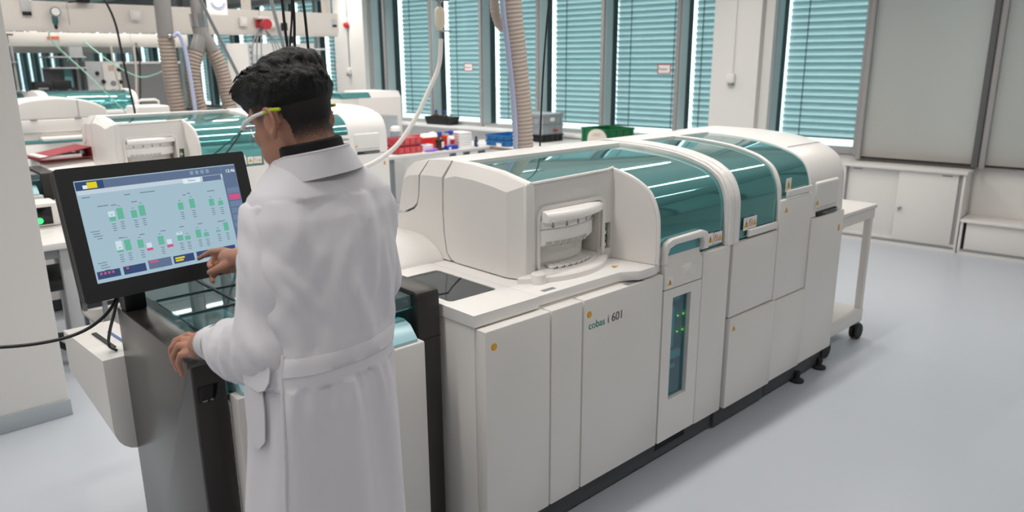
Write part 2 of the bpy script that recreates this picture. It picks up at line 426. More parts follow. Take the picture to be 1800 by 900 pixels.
# ---- the cabinets under the right-hand windows
t = thing('sliding_door_cabinet', 'low white cabinet with two sliding doors under the large grey roller shade', 'cabinet', tuple(wp(0, 0, 0)), A5, world=False)
s0, s1 = -2.285, -1.265
g = G(); g.box(s0, s0+0.02, 7.40, 7.695, 0.03, 0.70).box(s1-0.02, s1, 7.40, 7.695, 0.03, 0.70, 0.002).box(s0, s1, 7.675, 7.695, 0.03, 0.70).box(s0, s1, 7.42, 7.69, 0.05, 0.07)
obj('carcass', g, cab_m, t)
obj('top', G().box(s0-0.01, s1+0.012, 7.385, 7.70, 0.70, 0.728, 0.004), cab_m, t)
obj('plinth', G().box(s0, s1, 7.41, 7.69, 0.0, 0.032), cab_m, t)
obj('track', G().box(s0+0.02, s1-0.02, 7.405, 7.45, 0.032, 0.05, 0.003), grey_metal, t)
d1 = obj('sliding_door', G().box(s0+0.03, -1.77, 7.438, 7.455, 0.052, 0.70, 0.003), cab_m, t)
d2 = obj('sliding_door', G().box(-1.80, s1-0.055, 7.412, 7.43, 0.052, 0.70, 0.003), cab_m, t)
obj('lock', G().lathe([(0.0, -0.016), (0.011, -0.016), (0.013, 0.0), (0.018, 0.002), (0.018, 0.008)], (-1.765, 7.405, 0.352), 16, axis='y').box(-1.768, -1.762, 7.375, 7.392, 0.322, 0.355, 0.002), steel, d2)
obj('name_plate', G().box(-1.45, -1.37, 7.4105, 7.4125, 0.674, 0.685), grey_metal, d2)
obj('name_plate', G().box(-2.21, -2.13, 7.4365, 7.4385, 0.674, 0.685), grey_metal, d1)
obj('shadow_strip', G().box(s1-0.055, s1-0.022, 7.43, 7.44, 0.05, 0.70), frame_m, t)
obj('shadow_strip', G().box(s0+0.02, s0+0.035, 7.43, 7.44, 0.05, 0.70), frame_m, t)
t = thing('low_cabinet', 'knee-high white cabinet at the right edge, right of the sliding-door cabinet', 'cabinet', (0, 0, 0), A5, world=False)
s0, s1 = -1.255, 0.2
obj('carcass', G().box(s0, s0+0.02, 7.40, 7.69, 0.03, 0.29).box(s1-0.02, s1, 7.40, 7.69, 0.03, 0.29).box(s0, s1, 7.67, 7.69, 0.03, 0.29), cab_m, t)
obj('top', G().box(s0-0.004, s1+0.01, 7.385, 7.695, 0.29, 0.315, 0.004), cab_m, t)
obj('plinth', G().box(s0, s1, 7.41, 7.69, 0, 0.032), cab_m, t)
obj('track', G().box(s0+0.02, s1-0.02, 7.405, 7.45, 0.032, 0.048, 0.003), grey_metal, t)
obj('sliding_door', G().box(s0+0.045, s1-0.03, 7.412, 7.43, 0.05, 0.288, 0.003), cab_m, t)
obj('shadow_strip', G().box(s0+0.02, s0+0.032, 7.43, 7.44, 0.05, 0.29), rubber, t)
# ---- white trolley beyond the analyzer
t = thing('lab_trolley', 'white trolley table on black castors beyond the far end of the near analyzer', 'trolley', (-2.1, 4.25, 0))
X0, X1, Y0, Y1 = -2.55, -1.695, 4.02, 4.55
obj('table_top', G().box(X0, X1, Y0, Y1, 0.825, 0.85, 0.006), cab_m, t)
obj('apron', G().box(X0+0.018, X1-0.009, Y1-0.04, Y1-0.009, 0.765, 0.825).box(X1-0.04, X1-0.0095, Y0+0.021, Y1-0.0095, 0.766, 0.824).box(X0+0.018, X1-0.009, Y0+0.02, Y0+0.045, 0.765, 0.825), cab_m, t)
obj('shelf', G().box(X0+0.018, X1-0.009, Y0+0.02, Y1-0.009, 0.165, 0.20, 0.005).box(X1-0.04, X1-0.0095, Y0+0.021, Y1-0.0095, 0.116, 0.19, 0.004), cab_m, t)
for x in (X0+0.02, X1-0.05):
    for y in (Y0+0.03, Y1-0.052):
        obj('leg', G().box(x, x+0.038, y, y+0.038, 0.115, 0.83, 0.003), cab_m, t)
        g = G(); cx, cy = x+0.019, y+0.019
        for dx in (-0.024, 0.006): g.lathe([(0.0, dx), (0.045, dx), (0.050, dx+0.006), (0.050, dx+0.014), (0.045, dx+0.02), (0.0, dx+0.02)], (cx+0.0, cy, 0.05), 24, axis='x')
        c = obj('castor', g, rubber, t)
        obj('castor_fork', G().box(cx-0.012, cx+0.014, cy-0.014, cy+0.02, 0.045, 0.118, 0.004), grey_metal, c)
# ================================================================== THE ANALYZER LINE
XF, XB = -1.64, -1.69          # door fronts, body front
XR = -2.62                     # back of the bodies
# lid profile in (x, z): from the front edge up and over to the back of the lid
PROF = [(-1.650, 0.905), (-1.652, 1.04), (-1.660, 1.115), (-1.690, 1.183), (-1.735, 1.222), (-1.805, 1.253), (-1.94, 1.283), (-2.14, 1.300), (-2.30, 1.303)]
def prof(n=6, inset=0.0, z0=0.905):
    P = sp1(PROF, n); out = []
    for i, p in enumerate(P):
        a, b = P[max(0, i-1)], P[min(len(P)-1, i+1)]
        dx, dz = b[0]-a[0], b[1]-a[1]; L = math.hypot(dx, dz) or 1
        out.append((p[0]-dz/L*inset, p[1]+dx/L*inset))
    return [p for p in out if p[1] >= z0-1e-6]
def shell(g, y0, y1, inset, thick, z0=0.905, xb=-2.30, bev=0.0):
    """a curved sheet following the lid profile between y0 and y1"""
    o = prof(6, inset, z0); i_ = prof(6, inset+thick, z0)
    o[0] = (o[0][0], z0); i_[0] = (i_[0][0], z0)
    o = [p for p in o if p[0] >= xb-1e-3]; i_ = [p for p in i_ if p[0] >= xb-1e-3]
    g.prism(o + i_[::-1], 'y', y0, y1, bev, 1); return g
def seam_door(x0, y0, y1, z0, z1, name, t, m=None, depth=0.05):
    return obj(name, G().box(x0-depth, x0, y0, y1, z0, z1, 0.005, 2), m or white, t)
def warn(t, y, z, s=0.030, x=XF, board=True, parent=None):
    """yellow warning triangle, on a little white board or straight on the panel"""
    g = G()
    if board: g.box(x, x+0.0012, y-s*0.6, y+s*0.6, z-s*0.75, z+s*0.75)
    g.use(1).prism([(y-s*0.48, z-s*0.42), (y+s*0.48, z-s*0.42), (y, z+s*0.45)], 'x', x+0.0008, x+0.002)
    g.use(2).box(x+0.0018, x+0.0026, y-s*0.05, y+s*0.05, z-s*0.10, z+s*0.18).box(x+0.0018, x+0.0026, y-s*0.05, y+s*0.05, z-s*0.28, z-s*0.19)
    return obj('warning_sticker', g, [label_white, yellow, rubber], t)
def ban(t, y, z, s=0.030, x=XF):
    """white sticker with a crossed-out circle beside a small warning triangle"""
    g = G(); g.box(x, x+0.0012, y-s*0.95, y+s*0.95, z-s*0.75, z+s*0.75)
    g.use(2).lathe([(s*0.36, 0.0012), (s*0.42, 0.0012), (s*0.42, 0.0022), (s*0.36, 0.0022), (s*0.36, 0.0012)], (x, y-s*0.42, z), 20, axis='x')
    g.box(x+0.0012, x+0.0022, y-s*0.42-s*0.03, y-s*0.42+s*0.03, z-s*0.36, z+s*0.36, M=Matrix.Translation((0, y-s*0.42, z)) @ Matrix.Rotation(0.7, 4, 'X') @ Matrix.Translation((0, -(y-s*0.42), -z)))
    g.use(1).prism([(y+s*0.05, z-s*0.42), (y+s*0.9, z-s*0.42), (y+s*0.48, z+s*0.4)], 'x', x+0.0012, x+0.002)
    return obj('prohibition_sticker', g, [label_white, yellow, red_m], t)
# ------------------------------------------------------------------ near module (carousel module)
def near_module():
    t = thing('analyzer', 'x', 'analyzer', (-2.15, 1.4, 0))
    obj('plinth', G().box(-2.60, XB, 1.42, 2.838, 0.015, 0.122, 0.003), grey_plinth, t)
    g = G()
    for k in range(4): g.box(XB, XB+0.003, 2.40, 2.615, 0.056+k*0.013, 0.064+k*0.013)
    obj('vent_grille', g, dark, t)
    for y in (1.5, 2.72): obj('levelling_foot', G().lathe([(0.0, 0), (0.035, 0), (0.035, 0.012), (0.012, 0.02), (0.012, 0.03)], (-1.78, y, 0), 16), rubber, t)
    g = G(); g.box(XR, XB, 1.405, 2.836, 0.12, 0.872, 0.004).box(XR, XB-0.02, 2.34, 2.836, 0.85, 0.905)
    obj('body', g, white, t)
    # worktop with the dark glass inset
    obj('worktop', plate([(-2.62, 1.400), (-1.683, 1.400), (-1.683, 1.686), (-2.62, 1.686)], [rrect(-2.19, -1.845, 1.435, 1.645, 0.018)], 'z', 0.873, 0.913), white2, t)
    gl = obj('glass_inset', G().box(-2.20, -1.84, 1.43, 1.65, 0.895, 0.909), smoke, t)
    obj('inset_seam', G().tube([(-1.95, 1.44, 0.9095), (-1.94, 1.50, 0.9095), (-1.99, 1.56, 0.9095), (-2.05, 1.645, 0.9095)], 0.003, 6), dark, gl)
    g = G(); g.prism([(-2.62, 1.692), (-1.690, 1.692), (-1.688, 2.12), (-1.66, 2.17), (-1.645, 2.19), (-1.645, 2.275), (-1.66, 2.335), (-2.62, 2.335)], 'z', 0.874, 0.912, 0.004)
    ledge = obj('ledge', g, white2, t)
    obj('ledge_mark', G().box(-1.70, -1.68, 1.74, 1.80, 0.912, 0.9128, M=Matrix.Translation((-0.03, 0, 0))), grey_metal, ledge)
    w = warn(t, 2.16, 0.9, 0.026, -1.75, board=False); w.data.transform(Matrix.Translation((-1.75+2.15, 2.16-1.4, 0.913)) @ Matrix.Rotation(-PI/2, 4, 'Y') @ Matrix.Translation((1.75-2.15, -2.16+1.4, -0.9)))
    # doors
    d1 = seam_door(XF, 1.408, 1.700, 0.128, 0.868, 'door', t); seam_door(XF, 1.706, 1.862, 0.128, 0.868, 'door', t)
    d3 = seam_door(XF, 1.869, 2.336, 0.128, 0.868, 'door', t)
    for d, y, z in ((d1, 1.444, 0.811), (d3, 1.897, 0.809)):
        g = G(); g.lathe([(0.0, 0), (0.012, 0), (0.012, 0.0015), (0.0, 0.0015)], (XF, y, z), 24, axis='x')
        g.use(1).lathe([(0.008, 0.0014), (0.0092, 0.0014), (0.0092, 0.002), (0.008, 0.002)], (XF, y, z), 20, axis='x')
        obj('round_badge', g, [orange, yellow], d)
    R = Matrix(((0, 0, 1, 0), (1, 0, 0, 0), (0, 1, 0, 0), (0, 0, 0, 1)))
    obj('lettering', lettering('cobas', 0.040, Matrix.Translation((XF+0.0006, 1.893, 0.752)) @ R), teal_ink, d3)
    obj('lettering', lettering('i 601', 0.046, Matrix.Translation((XF+0.0006, 1.998, 0.752)) @ R), grey_ink, d3)
    obj('finger_recess', G().box(-1.672, -1.645, 2.12, 2.22, 0.8675, 0.8688), grey_metal, d3)
    # glazed door: frame, smoked pane, what stands behind it
    gd = obj('glazed_door', plate(rrect(2.344, 2.607, 0.128, 0.795, 0.005, 2), [[(2.406, 0.31), (2.533, 0.31), (2.533, 0.757), (2.406, 0.757)]], 'x', XF-0.045, XF), white, t)
    obj('glass', G().box(XF-0.022, XF-0.018, 2.40, 2.54, 0.30, 0.765), pane_mat('door_glass', (.42, .74, .80, 1), .10), gd)
    obj('backing', G().box(XF-0.049, XF-0.044, 2.38, 2.56, 0.28, 0.78), mat('backing_teal', '#4d8c98', .5), gd)
    g = G(); g.box(XF-0.044, XF-0.030, 2.402, 2.47, 0.52, 0.70, 0.003).box(XF-0.044, XF-0.028, 2.402, 2.50, 0.725, 0.757).box(XF-0.044, XF-0.028, 2.402, 2.52, 0.47, 0.50).box(XF-0.044, XF-0.032, 2.402, 2.49, 0.425, 0.44)
    obj('inner_panel', g, white2, gd)
    led = mat('green_led', '#9be21f', 0.4, emis='#b4e63a', estr=1.3)
    for y, z in ((2.487, 0.655), (2.487, 0.585), (2.525, 0.655), (2.525, 0.585)): obj('status_light', G().ball((XF-0.027, y, z), 0.0045, u=10, v=6), led, gd)
    # drawer front with its arched grip
    dr = obj('drawer', G().prism([(-1.69, 0.80), (XF, 0.80), (XF, 0.885), (-1.662, 0.925), (-1.69, 0.925)], 'y', 2.344, 2.607, 0.004), white, t)
    warn(t, 2.378, 0.828, 0.030)
    arch_o = [(2.334, 0.905), (2.336, 0.965), (2.352, 0.990), (2.385, 1.003), (2.60, 1.006), (2.632, 0.995), (2.645, 0.970), (2.645, 0.922)]
    arch_i = [(2.610, 0.922), (2.612, 0.955), (2.600, 0.976), (2.41, 0.976), (2.372, 0.965), (2.360, 0.945), (2.358, 0.905)]
    obj('arched_grip', G().prism(arch_o + arch_i, 'x', -1.672, -1.638, 0.006, 2), white2, t)
    obj('grip_recess', G().box(-1.70, -1.682, 2.345, 2.63, 0.905, 0.985).box(-1.69, -1.66, 2.36, 2.612, 0.915, 0.930, 0.003), white, t)
    obj('grip_gap', G().box(-1.682, -1.668, 2.36, 2.61, 0.930, 0.936), dark, t)
    seam_door(XF, 2.613, 2.822, 0.122, 0.905, 'door', t)
    obj('door_gap', G().box(XB-0.002, XB+0.02, 2.822, 2.838, 0.13, 0.90), dark, t)
    for z in (0.25, 0.42, 0.56): obj('hinge', G().box(XB+0.012, XB+0.03, 2.826, 2.836, z, z+0.05, 0.002), grey_metal, t)
    # upper cover: end face panels, roof strip, rib
    core = [(-1.88, 0.913), (-1.88, 1.235), (-2.10, 1.268), (-2.27, 1.275), (-2.44, 1.27), (-2.53, 1.24), (-2.57, 1.06), (-2.60, 0.99), (-2.61, 0.913)]
    obj('inner_shell', G().prism(core, 'y', 1.784, 1.80), mat('seam_grey', '#a5a29f', .6), t)
    def chamfer_panel(inner, outer, name):
        # chamfered end panel: inner outline at the very end, outer outline set back
        g = G(); ri = [(p[0], 1.752, p[1]) for p in inner]; ro = [(p[0], 1.786, p[1]) for p in outer]; rb = [(p[0], 1.80, p[1]) for p in outer]
        g.loft([ri, ro, rb]); return obj(name, g, white, t, ang=20)
    sA = [(-2.262, 0.95), (-2.274, 1.02), (-2.279, 1.10), (-2.276, 1.18), (-2.270, 1.243)]
    inn = [(-1.915, 0.918), (-1.912, 1.232), (-2.0, 1.246), (-2.10, 1.256), (-2.20, 1.259)]
    out = [(-1.842, 0.916), (-1.842, 1.262), (-1.99, 1.292), (-2.10, 1.302), (-2.20, 1.308)]
    chamfer_panel(inn + sA[::-1] + [(-2.235, 0.925), (-2.21, 0.918)], out + [(-2.252, 1.309)] + sA[::-1][1:] + [(-2.235, 0.925), (-2.21, 0.918)], 'end_cover')
    sB = [(-2.444, 1.15), (-2.437, 1.19), (-2.431, 1.242)]
    cor = [(-2.475, 1.103), (-2.455, 1.12)]
    chamfer_panel([(-2.284, 1.246), (-2.36, 1.245), (-2.425, 1.241)] + [(-2.437, 1.16), (-2.452, 1.115), (-2.475, 1.095), (-2.53, 1.074), (-2.590, 1.062), (-2.603, 0.918), (-2.245, 0.918), (-2.270, 0.95), (-2.283, 1.03), (-2.287, 1.12)],
                  [(-2.262, 1.310), (-2.34, 1.307), (-2.405, 1.300)] + [(-2.430, 1.16), (-2.450, 1.115), (-2.475, 1.095), (-2.53, 1.074), (-2.590, 1.062), (-2.606, 0.918), (-2.245, 0.918), (-2.270, 0.95), (-2.283, 1.03), (-2.287, 1.12)], 'end_cover')
    chamfer_panel([(-2.436, 1.240), (-2.50, 1.232), (-2.545, 1.212), (-2.556, 1.17), (-2.588, 1.072), (-2.53, 1.083), (-2.482, 1.103), (-2.455, 1.125), (-2.443, 1.16)],
                  [(-2.413, 1.298), (-2.50, 1.283), (-2.558, 1.250), (-2.575, 1.18), (-2.598, 1.072), (-2.53, 1.083), (-2.482, 1.103), (-2.455, 1.125), (-2.443, 1.16)], 'end_cover')
    # roof strip behind the lid and the edge band at the near end
    roof = [(-2.245, 1.3035), (-2.30, 1.3085), (-2.42, 1.302), (-2.52, 1.280), (-2.575, 1.25), (-2.62, 1.15), (-2.62, 0.913), (-2.59, 0.913), (-2.56, 1.20), (-2.40, 1.275), (-2.245, 1.285)]
    obj('roof_strip', G().prism(roof, 'y', 1.79, 2.80, 0.004, 1), white2, t)
    g = G(); P = [(-1.85, 1.255), (-1.845, 1.266), (-1.99, 1.295), (-2.14, 1.3095), (-2.26, 1.3115), (-2.26, 1.285), (-2.1, 1.28), (-1.95, 1.265)]
    g.prism(P, 'y', 1.788, 1.822, 0.004, 1); obj('edge_band', g, white2, t)
    # front plate with the carousel opening
    hole = rrect(1.852, 2.200, 0.935, 1.160, 0.030, 5)
    obj('front_plate', plate([(1.822, 0.913), (2.285, 0.913), (2.285, 1.235), (2.262, 1.262), (2.20, 1.270), (1.822, 1.264)], [hole, [(2.222, 0.955), (2.258, 0.955), (2.258, 1.06), (2.222, 1.06)]], 'x', -1.868, -1.85), white, t)
    obj('front_post', G().box(-1.90, -1.841, 1.780, 1.826, 0.913, 1.262, 0.006), white, t)
    rim = plate(rrect(1.838, 2.214, 0.92, 1.175, 0.042, 6), [rrect(1.852, 2.200, 0.90, 1.160, 0.030, 5)], 'x', -1.852, -1.842)
    obj('opening_rim', rim, white2, t)
    g = G(); g.box(-2.45, -2.43, 1.84, 2.21, 0.913, 1.2).box(-2.45, -1.866, 2.202, 2.212, 0.913, 1.18).box(-2.45, -1.866, 1.84, 1.850, 0.913, 1.18).box(-2.45, -1.866, 1.84, 2.21, 1.165, 1.18)
    obj('opening_lining', g, white, t)
    sl = obj('slot_rack', G().box(-1.90, -1.88, 2.215, 2.265, 0.95, 1.065), dark, t)
    tv = mat('vial_green', '#7aa06a', 0.4)
    for k in range(4):
        obj('vial', G().lathe([(0, 0), (0.011, 0), (0.011, 0.013), (0.006, 0.017), (0.006, 0.02), (0.0, 0.02)], (-1.872, 2.241, 0.960+k*0.025), 12), tv if k % 2 else label_white, sl)
    cc = (-2.11, 1.985, 0)
    def ring(prof_, name, m=white, n=96):
        return obj(name, G().lathe(prof_, cc, n).clip((0, 1.853, 0), (0, -1, 0)).clip((0, 2.199, 0), (0, 1, 0)).clip((-2.425, 0, 0), (-1, 0, 0)), m, t, ang=30)
    tp = [(0.0, 0.911), (0.365, 0.911), (0.365, 0.930), (0.358, 0.936), (0.32, 0.937), (0.318, 0.943), (0.0, 0.943)]
    g = G().lathe(tp, cc, 96).clip((-1.842, 0, 0), (-1, 0, 0))
    g.join(G().lathe(tp, cc, 96).clip((-1.842, 0, 0), (1, 0, 0)).clip((0, 1.853, 0), (0, -1, 0)).clip((0, 2.199, 0), (0, 1, 0)).clip((-2.425, 0, 0), (-1, 0, 0)))
    obj('turntable', g, white2, t, ang=30)
    obj('post_stub', G().lathe([(0, 0.911), (0.026, 0.911), (0.026, 0.945), (0.022, 0.950), (0, 0.950)], (-1.80, 1.80, 0), 20), white2, t)
    ring([(0.0, 0.943), (0.258, 0.943), (0.262, 0.96), (0.262, 0.96), (0.262, 1.03), (0.0, 1.03)], 'drum', white)
    car = ring([(0.0, 1.028), (0.296, 1.028), (0.302, 1.034), (0.302, 1.085), (0.294, 1.088), (0.294, 1.091), (0.300, 1.094), (0.300, 1.122), (0.0, 1.122)], 'carousel', white2)
    g = G(); nt_ = G(); kb = G()
    for k in range(16):
        a = math.radians(-23 + k*3.0)
        Mk = Matrix.Translation(cc) @ Matrix.Rotation(a, 4, 'Z')
        if k % 2 and 0 < k < 15: nt_.box(0.292, 0.3035, -0.013, 0.013, 1.027, 1.046, M=Mk)
        kb.box(0.262, 0.312, -0.0135, 0.0135, 0.943, 0.953, 0.003, 1, M=Mk) if k % 2 == 0 and k > 1 and k < 15 else None
        if k % 4 == 2: g.box(0.300, 0.3012, -0.005, 0.005, 1.096, 1.105, M=Mk).box(0.300, 0.3012, -0.0022, 0.0022, 1.107, 1.114, M=Mk)
    obj('index_mark', g, grey_metal, car); obj('notch', nt_, mat('notch_shade', '#b9b6b2', .6), car)  # the notches' grey paints in the shade of their recesses
    obj('rack_key', kb, white, t)
    gp = G()
    for k in range(7):
        a = math.radians(-17 + k*6.0+1.5); gp.box(0.262, 0.312, -0.0065, 0.0065, 0.944, 0.950, M=Matrix.Translation(cc) @ Matrix.Rotation(a, 4, 'Z'))
    obj('key_gap', gp, dark, t)
    # canopy above the carousel: bulges out of the plate
    g = G(); rings = []
    for z, r, f in ((1.120, 0.318, 1.0), (1.122, 0.322, 1.0), (1.144, 0.322, 1.0), (1.154, 0.312, 0.97), (1.1595, 0.290, 0.9)):
        rr = []
        for i in range(25):
            y = 1.858 + (2.194-1.858)*i/24
            xx = cc[0] + math.sqrt(max(r*r-(y-1.99)**2*0.72, 0.0)); rr.append((max(xx, -1.866), y, z))
        rr += [(-1.87, 2.194, z), (-1.87, 1.858, z)]; rings.append(rr)
    g.loft(rings); obj('canopy', g, white2, t, ang=50)
    # wing beside the carousel
    g = G(); fr = []
    P = [p for p in prof(6)]
    P = [(-1.652, 0.9135)] + [p for p in P if p[1] > 0.93 and p[0] > -1.885]
    inner_line = []
    for x, z in P: inner_line.append((x, 2.262 + (x+1.85)/0.198*0.030, z))
    rings = [[(-1.856, 2.262, min(z, 1.2745)) for x, y, z in inner_line], inner_line, [(x-0.0, y+0.014, z) for x, y, z in inner_line], [(-1.856, 2.285, min(z, 1.2745)) for x, y, z in inner_line]]
    g.loft(rings, cap=False, closed=False); g.quad(rings[0][0], rings[1][0], rings[2][0], rings[3][0])
    n = len(P)-1; g.quad(rings[0][n], rings[1][n], rings[2][n], rings[3][n])
    obj('wing_panel', g, white, t, ang=30)
    g = G(); pts = [(x+0.002, y+0.010, z+0.001) for x, y, z in inner_line]
    g.tube(pts, 0.0085, 8); g.tube([(-1.847, 1.81, 1.2635), (-1.847, 2.22, 1.2715), (-1.858, 2.27, 1.2745), pts[-1]], 0.006, 8); obj('wing_edge', g, white2, t)
    # the teal lid
    g = shell(G(), 1.815, 2.292, 0.012, 0.010, 0.912, -2.262).clip((-1.872, 0, 0), (1, 0, 0))
    lid = obj('lid', g.join(shell(G(), 2.292, 2.786, 0.012, 0.010, 0.912, -2.262)), lid_teal, t, ang=60)
    # cut the lid away in front of the carousel plate by bounding it with the plate
    bm = bmesh.new(); bm.from_mesh(lid.data)
    kill = [f for f in bm.faces if False]
    bm.free()
    g = G(); shell(g, 2.786, 2.800, -0.004, 0.03, 0.905, -2.30, 0.003); shell(g, 2.797, 2.839, -0.012, 0.03, 0.905, -2.30, 0.004); obj('rib', g, white2, t, ang=45)
    warn(t, 2.68, 0.950, 0.036, -1.657); ban(t, 2.738, 0.949, 0.034, -1.657)
    obj('lid_gap', G().box(-1.70, -1.668, 2.625, 2.79, 0.897, 0.912), dark, t)
    # rounded hood over the rear of the worktop
    hp = [(-2.285, 0.913), (-2.294, 0.93), (-2.329, 0.960), (-2.392, 0.988), (-2.47, 0.999), (-2.573, 0.998), (-2.66, 0.990), (-2.68, 0.96), (-2.68, 0.913)]
    obj('rear_hood', G().prism(sp1(hp, 4), 'y', 1.395, 1.753, 0.006, 2), white2, t, ang=50)
    return t
# ------------------------------------------------------------------ far module
def far_module():
    t = thing('analyzer', 'x', 'analyzer', (-2.15, 2.84, 0))
    obj('plinth', G().box(-2.60, XB+0.01, 2.842, 3.30, 0.01, 0.116, 0.003).box(-2.60, XB+0.01, 3.304, 3.94, 0.02, 0.122, 0.003), grey_plinth, t)
    obj('plinth_corner', G().box(-1.72, -1.668, 3.935, 3.955, 0.015, 0.122, 0.004), rubber, t)
    for y in (3.64, 3.90): obj('levelling_foot', G().lathe([(0.0, 0), (0.036, 0), (0.036, 0.012), (0.014, 0.02), (0.014, 0.06)], (-1.665, y, 0), 18), rubber, t)
    obj('body', G().box(XR, XB, 2.841, 3.945, 0.118, 0.905, 0.004).box(XR, XB-0.03, 3.23, 3.945, 0.9, 1.05), white, t)
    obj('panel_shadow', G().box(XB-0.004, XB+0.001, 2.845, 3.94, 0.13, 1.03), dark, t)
    dd = [seam_door(XF, 2.846, 3.236, 0.561, 0.904, 'door', t), seam_door(XF, 3.241, 3.562, 0.553, 1.043, 'door', t),
          seam_door(XF+0.006, 2.851, 3.262, 0.118, 0.553, 'door', t), seam_door(XF+0.003, 3.267, 3.574, 0.124, 0.546, 'door', t),
          seam_door(XF+0.004, 3.570, 3.945, 0.130, 0.908, 'door', t)]
    warn(t, 2.884, 0.507, 0.030, XF+0.006, board=False); warn(t, 3.296, 0.994, 0.030, XF, board=False)
    g = G(); g.box(XF+0.004, XF+0.0055, 3.885, 3.903, 0.80, 0.832); obj('badge', g, orange, t)
    # end cap following the lid profile, with the slot flap
    cap = [(-1.648, 0.912)] + [p for p in prof(6) if p[1] > 0.93] + [(-2.45, 1.303), (-2.56, 1.27), (-2.62, 1.15), (-2.62, 0.905)]
    obj('end_cap', G().prism(cap, 'y', 3.556, 3.945, 0.010, 3), white2, t, ang=40)
    fl = obj('flap', G().box(XF-0.03, XF-0.002, 3.605, 3.862, 0.95, 1.088, 0.012, 3), white, t)
    g = G(); g.box(-1.652, -1.640, 3.63, 3.85, 0.912, 0.935); obj('slot', g, dark, t)
    g = G(); g.box(-1.648, -1.637, 3.69, 3.86, 0.922, 0.928, 0.002).box(-1.648, -1.636, 3.72, 3.85, 0.912, 0.917, 0.002); obj('slot_tray', g, grey_metal, t)
    warn(t, 3.622, 0.985, 0.028, XF-0.002, board=False)
    g = G(); g.tube([(-1.80, 3.575, 1.2555), (-1.80, 3.935, 1.2555)], 0.0016, 6); obj('cap_seam', g, grey_metal, t)
    # roof, rib, lids
    roof = [(-2.25, 1.304), (-2.30, 1.309), (-2.42, 1.304), (-2.53, 1.28), (-2.59, 1.24), (-2.62, 1.15), (-2.62, 0.905), (-2.59, 0.905), (-2.56, 1.20), (-2.40, 1.275), (-2.25, 1.285)]
    obj('roof_strip', G().prism(roof, 'y', 2.88, 3.56, 0.004, 1), white2, t)
    g = G(); shell(g, 2.841, 2.884, -0.012, 0.03, 0.905, -2.30, 0.004); shell(g, 2.88, 2.898, -0.004, 0.03, 0.905, -2.30, 0.003); obj('rib', g, white2, t, ang=45)
    obj('inner_shell', G().prism([(-1.70, 0.905), (-1.70, 1.12), (-1.76, 1.20), (-1.95, 1.26), (-2.3, 1.28), (-2.55, 1.22), (-2.6, 0.905)], 'y', 2.90, 3.56), dark, t)
    obj('lid', shell(G(), 2.896, 3.238, 0.008, 0.010, 0.912, -2.262), lid_teal, t, ang=60)
    g = G(); shell(g, 3.236, 3.262, -0.003, 0.03, 0.905, -2.27, 0.003); obj('rib', g, white2, t, ang=45)
    obj('lid', shell(G(), 3.262, 3.558, 0.008, 0.010, 1.020, -2.262), lid_teal, t, ang=60)
    warn(t, 2.957, 0.975, 0.038, -1.652); ban(t, 3.012, 0.976, 0.036, -1.652)
    warn(t, 3.316, 1.110, 0.042, -1.650)
    obj('lid_grip', G().box(-1.655, -1.640, 2.968, 3.224, 0.913, 0.948, 0.006), white2, t)
    obj('lid_grip', G().box(-1.652, -1.640, 3.300, 3.556, 1.052, 1.084, 0.006), white2, t)
    obj('lid_gap', G().box(-1.70, -1.660, 2.90, 3.236, 0.898, 0.910), dark, t)
    return t
